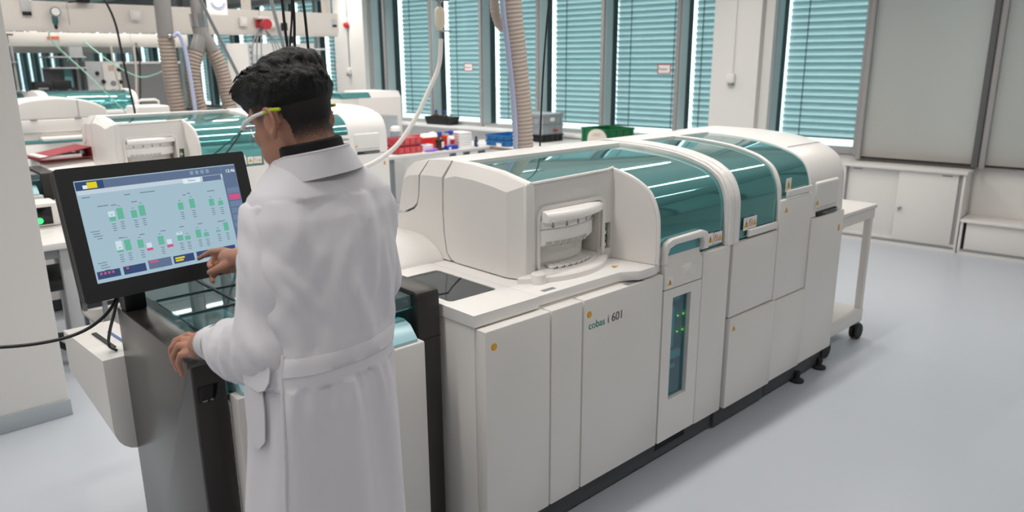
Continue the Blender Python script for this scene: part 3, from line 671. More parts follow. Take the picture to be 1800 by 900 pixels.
# ------------------------------------------------------------------ sample unit between the two dark uprights
top_glass = pane_mat('aqua_top_glass', (0.42, 0.76, 0.79, 1), 0.13)
lane_m = mat('lane_teal', '#5f9ea2', .4)
def sample_unit():
    t = thing('sample_loader', 'x', 'sample loader', (-2.15, 0.59, 0))
    for y0, y1, nm in ((0.590, 0.677, 'upright'), (1.300, 1.386, 'upright')):
        g = G(); zt = 0.947 if y0 < 1 else 0.975
        xb = -2.44 if y0 < 1 else -2.28; pf = [(-1.84, 0.0), (-1.84, zt-0.02), (-1.846, zt-0.006), (-1.86, zt), (xb, zt), (xb, 0.0)]
        g.prism(pf, 'y', y0, y1, 0.003, 2)
        obj(nm, g, gunmetal if y0 < 1 else gunmetal_dark, t, ang=25)
    obj('upright_front', G().box(-1.842, -1.836, 0.594, 0.673, 0.02, 0.93, 0.002), gunmetal_dark, t)
    s = obj('upright_seam', G().box(-1.841, -1.838, 1.30, 1.386, 0.812, 0.815), dark, t)
    obj('card_slot', G().box(-1.838, -1.833, 0.602, 0.655, 0.83, 0.875, 0.002), blackg, t)
    obj('slot_prongs', G().box(-1.834, -1.832, 0.61, 0.622, 0.832, 0.836).box(-1.834, -1.832, 0.63, 0.638, 0.832, 0.836), grey_metal, t)
    # white collecting box on the rear of the near upright
    by = [(.528, .787), (.528, .555)] + [(.598-.07*math.cos(a), .555-.092*math.sin(a)) for a in (.3, .6, .9, 1.2, 1.45)] + [(.69, .462), (.69, .787)]
    g = G().prism(by, 'x', -2.95, -2.442, .004, 2)
    for v in g.bm.verts:
        f = (-2.442-v.co.x)/.508; v.co.z += f*(-.035 if v.co.z > .65 else .075*(1-(v.co.z-.46)/.19*.5))
    b = obj('side_box', g, white, t, ang=40)
    obj('box_slot', G().box(-2.80, -2.56, 0.585, 0.600, 0.0, 0.004, M=Matrix.Translation((-2.44, 0, 0.7875)) @ Matrix.Rotation(-math.atan2(0.035, 0.508), 4, 'Y') @ Matrix.Translation((2.44, 0, 0))), dark, b)
    R = Matrix.Translation((-2.62, 0.642, 0.7765)) @ Matrix.Rotation(-0.0688, 4, 'Y') @ Matrix(((0, -1, 0, 0), (1, 0, 0, 0), (0, 0, 1, 0), (0, 0, 0, 1)))
    blue_ink = mat('blue_ink', '#4a66a8', 0.5) if 'blue_ink' not in MATS else MATS['blue_ink']
    obj('box_print', G().box(-2.78, -2.60, 0.630, 0.640, 0, 0.0012, M=Matrix.Translation((-2.44, 0, 0.7885)) @ Matrix.Rotation(-0.0688, 4, 'Y') @ Matrix.Translation((2.44, 0, 0))), blue_ink, b)
    # body, tray interior, door
    obj('body', G().box(-2.60, -1.845, 0.68, 1.298, 0.10, 0.80, 0.003), white, t)
    obj('plinth', G().box(-2.55, -1.86, 0.68, 1.298, 0.01, 0.10), grey_plinth, t)
    d = obj('door', G().box(-1.845, -1.79, 0.682, 1.288, 0.10, 0.832, 0.006), white, t)
    g = G(); g.lathe([(0.0, 0), (0.011, 0), (0.011, 0.0015), (0.0, 0.0015)], (-1.79, 0.752, 0.778), 20, axis='x'); obj('round_badge', g, mat('green_badge', '#159a6a', 0.4) if 'green_badge' not in MATS else MATS['green_badge'], d)
    g = G(); g.box(-2.60, -1.87, 0.68, 1.298, 0.80, 0.815).box(-2.60, -2.585, 0.68, 1.298, 0.80, 0.95); obj('tray_floor', g, grey_metal, t)
    tr = G(); tr.prism([(-1.80, 0.833), (-1.80, 0.842), (-1.835, 0.880), (-1.87, 0.892), (-1.90, 0.89), (-1.90, 0.815)], 'y', 0.70, 1.268, 0.003)
    obj('tray_cover', tr, mat('aqua_cover', '#a9d3dc', 0.25, spec=0.6) if 'aqua_cover' not in MATS else MATS['aqua_cover'], t)
    # glass top with dark glazing bars, and its downturned front lip
    gt = obj('glass_top', G().box(-2.52, -1.862, 0.682, 1.297, 0.960, 0.966).box(-1.866, -1.860, 0.682, 1.297, 0.925, 0.966), top_glass, t)
    obj('lip_edge', G().box(-1.8665, -1.857, 0.684, 1.297, 0.922, 0.928, 0.001), lid_teal, gt)
    g = G()
    for y in (0.862, 1.06): g.box(-2.50, -1.87, y-0.004, y+0.004, 0.9665, 0.970)
    for x in (-2.16, -2.36): g.box(x-0.004, x+0.004, 0.684, 1.297, 0.9665, 0.970)
    obj('glazing_bar', g, dark, gt)
    for k in range(6): obj('rack_lane', G().box(-2.50, -1.92, 0.72+k*0.095, 0.755+k*0.095, 0.815, 0.845, 0.004), lane_m if k % 2 else white, t)
    g = G(); g.box(-2.06, -1.99, 0.95, 1.0, 0.815, 0.94, 0.004).box(-2.50, -1.95, 0.965, 0.985, 0.93, 0.948); obj('gripper', g, grey_metal, t)
    return t
a1 = near_module(); tag(a1, 'white analyzer module with an open carousel and large teal lid, right beside the person', 'analyzer', 'analyzer modules')
a2 = far_module(); tag(a2, 'white analyzer module with two teal lids and rounded end cap, next to the trolley', 'analyzer', 'analyzer modules')
s1 = sample_unit(); tag(s1, 'dark framed sample loader with teal glass top and white door, beside the person', 'sample loader', 'sample loaders')
DX, DY = -3.95, -0.24
for o, lab in ((a1, 'white analyzer module with carousel behind the touchscreen, carrying the red binder'),
               (a2, 'white analyzer module behind the head, its rounded end cap touching the red racks'),
               (s1, 'dark sample loader mostly hidden behind the white column at left')):
    c = copy_tree(o); c.location = Vector(o.location) + Vector((DX, DY, 0)); c['label'] = lab
# ================================================================== BENCHES AND WHAT STANDS ON THEM
bench_m = mat('bench_top', '#dedbd8', 0.35)
bench_leg = mat('bench_leg_grey', '#84898c', 0.45, metal=0.2)
amber = mat('amber_glass', '#3a1d0a', 0.12, spec=0.6)
bluecap = mat('blue_cap', '#2b48b5', 0.4)
redp = mat('red_plastic', '#b5333c', 0.4)
redtray = mat('scarlet_tray', '#d8291f', 0.4)
bluecr = mat('blue_crate_plastic', '#1f6fae', 0.45)
greencr = mat('green_crate_plastic', '#0f6a3c', 0.45)
greycr = mat('grey_crate_plastic', '#9aa0a6', 0.45)
violet = mat('violet_nitrile', '#8d5fc4', 0.5)
clear_m = pane_mat('clear_acrylic', (0.90, 0.93, 0.95, 1), 0.10, 0.05)
wood = mat('edge_board', '#8a7a6c', 0.5)
def bench(label, x0, x1, y0, y1, zt, legs, edge=None):
    t = thing('lab_bench', label, 'bench', ((x0+x1)/2, (y0+y1)/2, 0))
    obj('bench_top', G().box(x0, x1, y0, y1, zt-0.035, zt, 0.004), bench_m, t)
    if edge: obj('front_edge', G().box(x1-0.002, x1+0.006, y0, y1, zt-0.036, zt-0.004), edge, t); obj('front_edge', G().box(x0, x1, y0-0.006, y0+0.002, zt-0.036, zt-0.004), edge, t)
    for lx, ly in legs: obj('leg', G().box(lx-0.03, lx+0.03, ly-0.03, ly+0.03, 0, zt-0.035, 0.004), bench_leg, t)
    obj('rail', G().box(x0+0.05, x0+0.08, y0+0.05, y1-0.05, zt-0.12, zt-0.035), bench_leg, t)
    return t
bench('long white bench behind the near analyzer, carrying red racks and brown bottle', -7.05, -6.38, 4.23, 5.60, 0.75, ((-6.45, 4.29), (-6.98, 4.29), (-6.45, 5.53), (-6.98, 5.53)))
bench('bench in the far corner under grey and green crates', -7.0, -5.15, 5.62, 6.88, 0.75, ((-5.3, 5.7), (-6.93, 5.7), (-5.3, 6.7), (-6.93, 6.7)), wood)
# red racks, one on the other
for i in range(2):
    t = thing('tube_rack', 'red plastic tube rack on the bench, %s' % ('lower one of the stacked pair' if i == 0 else 'upper one, under the clear jars'), 'rack', (-6.55, 4.53, 0.75), group='red tube racks')
    z = 0.75 + i*0.083
    obj('tray', G().box(-6.68, -6.445, 4.38, 4.70, z, z+0.079, 0.008), redp, t)
    g = G()
    for k in range(4): g.box(-6.4455, -6.441, 4.40+k*0.075, 4.455+k*0.075, z+0.012, z+0.066, 0.003)
    obj('window_panel', g, mat('red_panel', '#cf5a5f', 0.3) if 'red_panel' not in MATS else MATS['red_panel'], t)
    obj('handle', G().box(-6.60, -6.53, 4.372, 4.381, z+0.03, z+0.05, 0.004), redp, t)
def bottle(label, x, y, z, r, h, glass, capm, cap_h=0.035, group=None, lab=True):
    t = thing('reagent_bottle', label, 'bottle', (x, y, z), group=group)
    obj('glass_body', G().lathe([(0, z), (r*0.95, z), (r, z+0.006), (r, z+h*0.55), (r*0.93, z+h*0.62), (r*0.45, z+h*0.76), (r*0.42, z+h*0.84), (0, z+h*0.84)], (x, y, 0), 24), glass, t)
    obj('cap', G().lathe([(0, z+h-cap_h), (r*0.55, z+h-cap_h), (r*0.58, z+h-cap_h+0.004), (r*0.56, z+h-0.004), (r*0.5, z+h), (0, z+h)], (x, y, 0), 20), capm, t)
    if lab: obj('paper_label', G().lathe([(r+0.0005, z+h*0.16), (r+0.001, z+h*0.16), (r+0.001, z+h*0.48), (r+0.0005, z+h*0.48)], (x, y, 0), 10, -0.2, 1.1), label_white, t)
    return t
bottle('brown glass bottle with a blue cap standing on the long white bench', -6.47, 4.95, 0.75, 0.047, 0.20, amber, bluecap)
bottle('tiny dark blue bottle at the right end of the bench, past the white boxes', -6.46, 5.46, 0.75, 0.024, 0.115, mat('navy_glass', '#25395f', 0.2), rubber, 0.03)
# red tray with bags inside
t = thing('red_tray', 'bright red tray holding crumpled white bags behind the brown bottle', 'tray', (-6.8, 5.1, 0.75))
obj('tray_wall', plate(rrect(-7.03, -6.64, 4.62, 5.24, 0.03), [rrect(-7.01, -6.66, 4.64, 5.22, 0.02)], 'z', 0.752, 0.875), redtray, t); obj('tray_floor', G().box(-7.02, -6.65, 4.63, 5.23, 0.75, 0.758), redtray, t)
def crumple(c, s, label, name='plastic_bag', m=None, seed=1):
    g = G(); g.ball(c, 1.0, s, 20, 14)
    for v in g.bm.verts:
        n = noise.noise_vector(Vector(v.co)*14 + Vector((seed, 0, 0))); v.co += Vector(n)*min(s)*0.35
    return single(name, g, m or label_white, label, 'bag', ang=80)
crumple((-6.80, 5.06, 0.845), (0.095, 0.12, 0.07), 'crumpled white bag lying in the bright red tray')
# wash bottle
t = thing('wash_bottle', 'white wash bottle with a blue spray head and red label', 'bottle', (-6.50, 5.13, 0.75))
obj('bottle_body', G().lathe([(0, .75), (.040, .75), (.042, .76), (.042, .86), (.036, .885), (.018, .90), (0, .90)], (-6.50, 5.13, 0), 20), label_white, t)
obj('label_patch', G().lathe([(.0425, .80), (.043, .80), (.043, .855), (.0425, .855)], (-6.50, 5.13, 0), 10, -0.9, 0.7), red_m, t)
obj('spray_head', G().lathe([(0, .898), (.02, .898), (.02, .915), (.03, .92), (.03, .945), (.015, .952), (0, .952)], (-6.50, 5.13, 0), 16).box(-6.53, -6.50, 5.06, 5.13, .927, .942, .004), bluecap, t)
t = thing('pipette_tip_box', 'blue tip box with small white tags in front of the wash bottle', 'box', (-6.44, 5.08, 0.75)); obj('box_body', G().box(-6.50, -6.41, 5.01, 5.16, .75, .795, .004), bluecap, t); obj('white_tag', G().box(-6.41, -6.408, 5.03, 5.06, .755, .78), label_white, t)
t = thing('glove_box', 'low white box with a dark blue slot left of the brown bottle', 'box', (-6.60, 4.83, 0.75)); obj('carton', G().box(-6.62, -6.52, 4.76, 4.90, .75, .815, .003), label_white, t); obj('slot', G().box(-6.60, -6.55, 4.79, 4.85, .8145, .8165), bluecap, t)
g = G(); g.ball((-6.44, 4.80, 0.762), 1.0, (0.035, 0.085, 0.018), 16, 8); g.ball((-6.43, 4.85, 0.768), 1.0, (0.02, 0.05, 0.016), 12, 8)
single('nitrile_glove', g, violet, 'crumpled violet glove lying at the front of the white bench', 'glove', ang=80)
for i in range(6):
    t = thing('flat_carton', 'flat white carton in the stack beside the wash bottle, ' + ('lowest of six', 'second from the bottom', 'third from the bottom', 'fourth from the bottom', 'fifth from the bottom', 'topmost of six')[i], 'carton', (-6.56, 5.30, 0.75+i*0.029), group='stacked white cartons')
    z = 0.75+i*0.029
    obj('carton_body', G().box(-6.64, -6.44, 5.21, 5.38, z, z+0.0275, 0.003), label_white, t); obj('side_print', G().box(-6.63, -6.46, 5.2085, 5.2101, z+0.005, z+0.023), mat('pink_print', '#d5a9a6', 0.5) if 'pink_print' not in MATS else MATS['pink_print'], t)
# clear jars on the racks and a clear box behind
t = thing('clear_canister', 'clear plastic canister with white lid on the red racks', 'canister', (-6.57, 4.45, 0.915)); obj('jar_wall', G().lathe([(0, .916), (.05, .916), (.055, .925), (.055, .985), (.05, .985), (.05, .925), (0, .92)], (-6.57, 4.45, 0), 20), clear_m, t); obj('lid', G().lathe([(0, .985), (.056, .985), (.05, 1.02), (.03, 1.035), (0, 1.038)], (-6.57, 4.45, 0), 20), label_white, t)
t = thing('clear_box', 'tall clear plastic container behind the red racks', 'container', (-6.85, 4.66, 0.75)); obj('container_wall', plate(rrect(-6.98, -6.72, 4.30, 4.60, .02), [rrect(-6.972, -6.728, 4.308, 4.592, .015)], 'z', .754, 1.13), clear_m, t); obj('container_floor', G().box(-6.975, -6.725, 4.305, 4.595, .75, .756), clear_m, t)
# white instrument behind the bench
t = thing('benchtop_instrument', 'white boxy instrument with a small teal top behind the bench with red racks', 'instrument', (-7.8, 4.8, 0))
obj('housing', G().box(-8.2, -7.55, 4.62, 5.22, 0, 1.285, 0.01), white, t); obj('housing_side', G().prism([(-7.553, 1.28), (-7.553, .0), (-8.1, 0), (-8.1, 1.28)], 'y', 4.40, 4.622, .01), white, t)
obj('teal_top', G().prism([(-7.552, 1.285), (-7.60, 1.345), (-8.1, 1.345), (-8.1, 1.285)], 'y', 4.42, 4.80, .006), lid_teal, t); obj('sloped_top', G().prism([(-7.551, 1.28), (-7.60, 1.35), (-8.15, 1.35), (-8.15, 1.28)], 'y', 4.80, 5.22, .01), white, t)
# window-board tray with two bottles
t = thing('black_tray', 'black plastic tray on the window board holding two bottles', 'tray', tuple(wp(-8.0, 7.55, 0.80)), A5, world=False)
g = plate(rrect(-0.27, 0.27, -0.12, 0.12, 0.03), [rrect(-0.255, 0.255, -0.105, 0.105, 0.02)], 'z', 0.004, 0.115)
for v in g.bm.verts: k = 0.86 + 0.14*v.co.z/0.115; v.co.x *= k; v.co.y *= k
obj('tray_wall', g, black, t, ang=30); obj('tray_floor', G().box(-0.225, 0.225, -0.095, 0.095, 0.0, 0.008), black, t)
for s, lab in ((-8.12, 'brown bottle with blue cap, left one in the black tray'), (-7.93, 'brown bottle with blue cap, right one in the black tray')):
    p = wp(s, 7.55, 0.808); bottle(lab, p.x, p.y, p.z, 0.038, 0.195, amber, bluecap, group='bottles in the black tray')
p = wp(-7.82, 7.55, 0.808)
t = thing('clear_flask', 'clear flask in the black tray, right of the two brown bottles', 'flask', tuple(p)); obj('flask_wall', G().lathe([(0, p.z), (.045, p.z), (.045, p.z+.06), (.015, p.z+.13), (.015, p.z+.17), (.012, p.z+.17), (.012, p.z+.13), (0, p.z+.01)], (p.x, p.y, 0), 20), clear_m, t)
# crates
def crate(label, m, loc, rz, lx, ly, h, group=None, ribs=4, tags=(), lip=True):
    """an open stacking crate: outer corner at loc, reaching -lx and +ly"""
    t = thing('stacking_crate', label, 'crate', loc, rz, group, world=False)
    g = plate(rrect(-lx, 0, 0, ly, 0.015), [rrect(-lx+0.014, -0.014, 0.014, ly-0.014, 0.01)], 'z', 0.004, h)
    obj('crate_wall', g, m, t); obj('crate_floor', G().box(-lx+.006, -.006, .006, ly-.006, 0, .008), m, t)
    obj('rim', plate(rrect(-lx-.01, .01, -.01, ly+.01, .02), [rrect(-lx+.013, -.013, .013, ly-.013, .012)], 'z', h-.018, h), m, t)
    for k in range(ribs):
        y = ly*(k+.5)/ribs; obj('rib', G().box(-.001, .008, y-.006, y+.006, .008, h-.018, .002), m, t)
        x = -lx*(k+.5)/ribs; obj('rib', G().box(x-.006, x+.006, -.008, .001, .008, h-.018, .002), m, t)
    for tm, fx, a0, a1, z0, z1 in tags:
        obj('tag', G().box(.0081, .0100, a0, a1, z0, z1) if fx else G().box(a0, a1, -.0100, -.0081, z0, z1), tm, t)
    return t
crate('black crate at the bottom of the grey crate stack', black, (-6.2, 6.26, 0.75), 0, .42, .36, .085, 'crates in the far corner')
crate('light grey crate with a red tag, middle of the corner stack', greycr, (-6.2, 6.26, 0.836), 0, .42, .36, .115, 'crates in the far corner', tags=((redp, True, .18, .26, .03, .06),))
t = crate('light grey crate with yellow and white tags, topmost of the corner stack', greycr, (-6.2, 6.26, 0.952), 0, .42, .36, .115, 'crates in the far corner', tags=((yellow, False, -.23, -.155, .02, .09), (label_white, True, .12, .20, .04, .085)))
obj('crate_lid', G().box(-.43, .01, -.01, .37, .115, .128, .004), greycr, t)
crate('green stacking crate in the far corner behind a curled white sheet', greencr, (-5.34, 6.39, 0.752), math.radians(-10), .44, .42, .195)
g = G(); pts = []
for k in range(13):
    a = PI*k/12; pts.append((-0.10*math.cos(a), 0.0 + 0.06*math.sin(a)))
g.prism(sp1([(-0.11, 0), (-0.112, 0.10), (-0.09, 0.165), (-0.03, 0.195), (0.05, 0.185), (0.10, 0.13), (0.11, 0.06), (0.11, 0)], 4), 'y', -0.006, 0.006, 0.003)
t = thing('paper_pouch', 'curled off-white paper pouch leaning on the green crate', 'pouch', (-5.425, 6.345, 0.752), math.radians(25), world=False); obj('pouch_body', g, mat('paper_offwhite', '#d8d0c6', 0.7), t)
obj('pouch_print', G().box(-.06, .03, -.0072, -.0062, .125, .13).box(-.05, .04, -.0072, -.0062, .145, .149), grey_metal, t)
for i in range(2):
    c = crate('flat blue folding crate on the far corner bench, %s of the pair' % ('lower', 'upper')[i], bluecr, (-6.16-i*0.01, 5.66+i*0.01, 0.752+i*0.062), math.radians(4), .34, .40, .06, 'flat blue crates', 3, ((label_white, False, -.16, -.08, .0, .035),) if i == 0 else ())
# ================================================================== THE LEFT: TABLE, CHAIR, BINDER, CRATE
t = thing('work_table', 'white work table behind the touchscreen, beside the white column', 'table', (-4.9, 0.5, 0))
obj('table_top', G().box(-5.25, -4.50, -0.6, 1.06, 0.715, 0.75, 0.004), bench_m, t)
for x, y in ((-4.55, 0.885), (-5.18, 0.98), (-4.55, -0.5), (-5.18, -0.5)): obj('leg', G().box(x-.022, x+.022, y-.03, y+.03, 0, .715, .004), mat('leg_light_grey', '#b4b6b8', .45) if 'leg_light_grey' not in MATS else MATS['leg_light_grey'], t)
obj('rail', G().box(-5.16, -4.57, 0.97, 0.99, .66, .715).box(-4.57, -4.54, -0.5, 0.9, .66, .715), bench_leg, t)
obj('white_tag', G().box(-4.539, -4.537, 0.93, 0.96, .675, .705), label_white, t)
t = thing('small_reader', 'small white device with a green ring light on its dark display', 'device', (-5.12, 0.90, 0.75))
obj('case', G().box(-5.22, -5.02, 0.80, 0.985, .752, .89, .012), white, t); obj('display', G().box(-5.021, -5.016, 0.83, 0.945, .765, .868, .003), blackg, t)
obj('ring_light', G().lathe([(.014, 0), (.019, 0), (.019, .003), (.014, .003)], (-5.017, 0.875, .79), 20, axis='x'), mat('green_ring', '#2fbf5f', .4, emis='#3be07a', estr=1.2), t)
t = thing('document_box', 'white box file with a grey sticker right of the small device', 'box', (-5.12, 1.03, 0.75)); obj('carton', G().box(-5.2, -5.03, 1.0, 1.05, .752, .88, .005), white, t); obj('sticker', G().box(-5.031, -5.0285, 1.01, 1.04, .80, .835), grey_metal, t)
t = thing('office_chair', 'black office chair pushed under the white table', 'chair', (-4.95, 0.80, 0))
obj('seat', G().box(-5.15, -4.73, 0.60, 0.98, .42, .50, .035, 3), black, t); obj('backrest', G().box(-5.22, -5.16, 0.62, 0.96, .52, .69, .025, 3), black, t)
ar = spline([(-5.12, 0.96, .40), (-5.12, 1.03, .45), (-5.10, 1.035, .62), (-4.95, 1.035, .655), (-4.80, 1.03, .64)], 6); obj('armrest', G().tube(ar, .018, 8), black, t)
obj('armrest', G().tube([(p[0], 1.58-p[1], p[2]) for p in ar], .018, 8), black, t)
obj('column', G().lathe([(0, .08), (.028, .08), (.028, .42), (0, .42)], (-4.95, 0.79, 0), 16), rubber, t)
for k in range(5):
    a = 2*PI*k/5+.3; c, s = math.cos(a), math.sin(a); l = obj('base_arm', G().tube([(-4.95, 0.79, .10), (-4.95+.27*c, 0.79+.27*s, .075)], [.024, .016], 8), black, t)
    obj('castor', G().lathe([(0, -.02), (.028, -.02), (.028, .02), (0, .02)], (-4.95+.27*c, 0.79+.27*s, .029), 14, axis='y'), rubber, l)
t = crate('grey lattice crate on the low shelf behind the touchscreen', greycr, (-4.85, 1.16, 0.33), math.radians(8), .36, .30, .22, ribs=4, tags=((yellow, False, -.12, -.08, .06, .16),))
t = thing('shelf_cart', 'low white cart under the grey lattice crate', 'cart', (-5.05, 1.25, 0))
obj('shelf_board', G().box(-5.35, -4.78, 1.085, 1.52, .30, .328, .004), white, t); obj('shelf_board', G().box(-5.35, -4.78, 1.085, 1.52, .08, .105, .004), white, t)
for x in (-5.33, -4.81):
    for y in (1.10, 1.50): obj('leg', G().box(x-.012, x+.012, y-.012, y+.012, .0, .30), grey_metal, t)
# red ring binder on the rear hood of the second analyzer
t = thing('ring_binder', 'red lever-arch binder lying half open on the white hood behind the touchscreen', 'binder', (-6.42, 1.325, 1.0), math.radians(6), world=False)
rb = mat('binder_red', '#a03a44', .5); zb = 0.002
obj('back_cover', G().box(-.16, .15, -.19, .17, zb, zb+.005), rb, t); obj('spine', G().box(-.16, .15, .165, .172, zb, zb+.075, .002), rb, t)
obj('front_cover', G().box(-.16, .15, -.36, 0, -.0025, .0025, M=Matrix.Translation((0, .168, zb+.074)) @ Matrix.Rotation(math.radians(9), 4, 'X')), rb, t)
obj('papers', G().box(-.15, .14, -.175, .10, zb+.005, zb+.030, .002), label_white, t); obj('ring_mechanism', G().box(-.04, .06, .11, .16, zb+.006, zb+.05, .006), steel, t)
# ================================================================== ANALYZERS FURTHER BACK
def back_analyzer(label, x, y0, y1, zt):
    t = thing('analyzer', label, 'analyzer', (x-.4, (y0+y1)/2, 0), group='background analyzers')
    z0 = zt-.24
    obj('body', G().box(x-.8, x-.02, y0, y1, .1, z0, .006), white, t); obj('plinth', G().box(x-.75, x-.06, y0+.02, y1-.02, .0, .1), grey_plinth, t)
    pf = [(x, z0), (x, z0+.10), (x-.03, z0+.16), (x-.10, z0+.205), (x-.25, zt-.006), (x-.45, zt), (x-.7, zt-.02), (x-.8, z0+.1), (x-.8, z0)]
    obj('lid', G().prism(pf, 'y', y0+.10, y1-.055, .004, 1), lid_teal, t, ang=50)
    pw = [(a+.012 if a > x-.3 else a, b+.012) for a, b in pf]
    obj('rib', G().prism(pw, 'y', y0, y0+.10, .012, 2), white2, t, ang=50); obj('rib', G().prism(pw, 'y', y1-.055, y1, .012, 2), white2, t, ang=50)
    obj('front_shelf', G().box(x-.02, x+.10, y0, y1, z0-.04, z0+.005, .006), white2, t)
    for k in range(3): obj('door', G().box(x-.022, x-.002, y0+(y1-y0)*k/3+.004, y0+(y1-y0)*(k+1)/3-.004, .12, z0-.05, .004), white, t)
    return t
back_analyzer('distant white analyzer with a long teal lid in front of the grey cabinet', -10.4, 2.03, 3.12, 1.36)
back_analyzer('distant analyzer whose dark teal lid shows at the left, beside the column', -11.3, 0.95, 2.10, 1.34)
# arched analyzer seen from its flat side
t = thing('arched_analyzer', 'white analyzer with a wide arched top panel, left behind the red binder', 'analyzer', (-8.9, 1.8, 0))
arch = [(1.35, 1.02), (1.37, 1.255), (1.44, 1.30), (1.56, 1.338), (1.72, 1.356), (1.86, 1.358), (2.0, 1.342), (2.12, 1.312), (2.225, 1.262), (2.262, 1.215), (2.275, 1.02)]
obj('arched_cover', G().prism(sp1(arch, 4), 'x', -9.2, -8.6, .02, 3), white, t, ang=40)
obj('body', G().box(-9.2, -8.61, 1.34, 2.28, .08, 1.02, .006), white, t); obj('plinth', G().box(-9.15, -8.66, 1.38, 2.24, 0, .08), grey_plinth, t)
obj('cover_seam', G().box(-8.602, -8.597, 1.995, 1.999, 1.16, 1.335).box(-8.602, -8.597, 1.47, 2.16, 1.155, 1.159), grey_metal, t)
obj('flap', G().box(-8.605, -8.585, 1.475, 2.155, 1.03, 1.15, .008), white2, t); obj('teal_trim', G().box(-8.606, -8.58, 1.44, 2.22, .925, .955, .004), lid_teal, t)
obj('front_panel', G().box(-8.606, -8.584, 1.44, 2.22, .30, .92, .008), white2, t); obj('tray', G().box(-8.60, -8.45, 1.62, 2.0, .955, .985, .01), white, t)
for y in (1.56, 1.95): obj('hinge', G().box(-8.59, -8.578, y, y+.06, 1.145, 1.158, .002), grey_metal, t)
sm = G().prism([(-8.62, 1.30), (-9.15, 1.30), (-9.15, 1.31), (-8.62, 1.31)], 'y', 1.44, 1.62); sm.bm.free()
t = thing('white_module', 'narrow white cabinet end with a grey sticker, right at the white column', 'cabinet', (-7.9, 1.2, 0))
obj('housing', G().box(-8.3, -7.75, 1.02, 1.265, 0, 1.235, .02), white, t); obj('sticker', G().box(-7.751, -7.747, 1.17, 1.235, 1.12, 1.19), grey_metal, t)
t = thing('lidded_bin', 'white box with a loop handle in front of the dark grey cabinet', 'box', (-8.35, 2.6, 0)); obj('bin_body', G().box(-8.6, -8.2, 2.44, 2.76, 0, 1.26, .02), white, t)
obj('loop_handle', G().tube([(-8.35, 2.50, 1.27), (-8.35, 2.50, 1.30), (-8.35, 2.53, 1.318), (-8.35, 2.67, 1.318), (-8.35, 2.70, 1.30), (-8.35, 2.70, 1.27)], .012, 8), label_white, t)
# tall cabinets and shelves in the far left
gd = mat('cabinet_dark_grey', '#7b7b7c', .55); gl2 = mat('cabinet_light_grey', '#c8c9cb', .5)
t = thing('grey_cabinet', 'big dark grey cabinet with a white top behind the brown hoses', 'cabinet', (-13.0, 4.0, 0)); obj('carcass', G().box(-13.6, -12.5, 3.56, 4.42, 0, 1.68, .004), gd, t); obj('top', G().box(-13.6, -12.48, 3.54, 4.44, 1.68, 1.715, .004), white2, t)
t = thing('white_cabinet', 'tall white cabinet with black latches left of the dark grey cabinet', 'cabinet', (-12.8, 3.3, 0)); obj('carcass', G().box(-13.4, -12.42, 3.06, 3.53, 0, 1.72, .006), gl2, t); obj('door', G().box(-12.42, -12.40, 3.28, 3.52, .05, 1.70, .004), white, t)
for y, z in ((3.50, 1.60), (3.50, 1.42), (3.20, 1.55), (3.27, 1.43)): obj('latch', G().ball((-12.39, y, z), .03, u=12, v=8), black, t)
obj('sticker', G().box(-12.40, -12.396, 3.36, 3.44, 1.58, 1.66), mat('sticker_peach', '#d9b8a4', .5), t); obj('round_vent', G().lathe([(0, 0), (.04, 0), (.04, .004), (0, .004)], (-12.398, 3.40, 1.40), 16, axis='x'), grey_metal, t)
t = thing('shelf_rack', 'grey shelf rack with two boards in the far left corner', 'shelf', (-12.4, 2.8, 0))
for z in (1.64, 1.79): obj('shelf_board', G().box(-12.7, -12.15, 2.55, 3.02, z-.02, z, .003), gl2, t)
for y in (2.86, 3.0): obj('upright', G().box(-12.66, -12.62, y-.02, y+.02, 0, 1.95), gl2, t)
obj('back_panel', G().box(-12.7, -12.68, 2.56, 3.02, 1.0, 1.64), gd, t); obj('side_box', G().box(-12.6, -12.2, 2.83, 3.0, 1.79, 1.93, .005), gl2, t); obj('teal_sheet', G().box(-12.3, -12.28, 2.74, 2.84, 1.36, 1.62), mat('teal_sheet', '#5d9396', .5), t)
t = thing('desktop_monitor', 'small black monitor on a shelf in the far left', 'monitor', (-11.9, 2.62, 1.33)); obj('panel', G().box(-11.93, -11.90, 2.50, 2.73, 1.345, 1.465, .004), black, t); obj('stand', G().box(-11.96, -11.88, 2.58, 2.66, 1.31, 1.35, .004), black, t)
t = thing('desktop_printer', 'black printer left of the small black monitor in the far left', 'printer', (-11.9, 2.36, 1.3)); obj('printer_body', G().prism([(2.26, 1.31), (2.47, 1.31), (2.49, 1.40), (2.42, 1.455), (2.28, 1.45)], 'x', -12.1, -11.85, .01), black, t); obj('paper_slot', G().box(-11.852, -11.845, 2.31, 2.43, 1.35, 1.375), grey_metal, t)
t = thing('storage_counter', 'white counter carrying the black printer and black monitor', 'counter', (-12, 2.5, 0)); obj('counter_top', G().box(-12.13, -11.75, 2.15, 2.82, 1.28, 1.31, .004), white, t); obj('counter_body', G().box(-12.1, -11.8, 2.2, 2.8, 0, 1.28), gl2, t)
t = thing('equipment_rack', 'open rack with a blue box and tangled tubes at the far left edge', 'rack', (-12.3, 2.0, 0))
for y in (1.86, 2.16): obj('upright', G().box(-12.33, -12.29, y-.015, y+.015, 0, 2.0), gl2, t)
for z in (1.30, 1.72): obj('shelf_board', G().box(-12.5, -12.2, 1.84, 2.18, z-.015, z), gl2, t)
t = thing('blue_box', 'bright blue box on the open rack at the far left edge', 'box', (-12.3, 1.97, 1.72)); obj('carton', G().box(-12.4, -12.21, 1.90, 2.04, 1.721, 1.83, .004), bluecap, t); obj('carton_side', G().box(-12.4, -12.21, 2.045, 2.125, 1.721, 1.82, .004), gd, t)
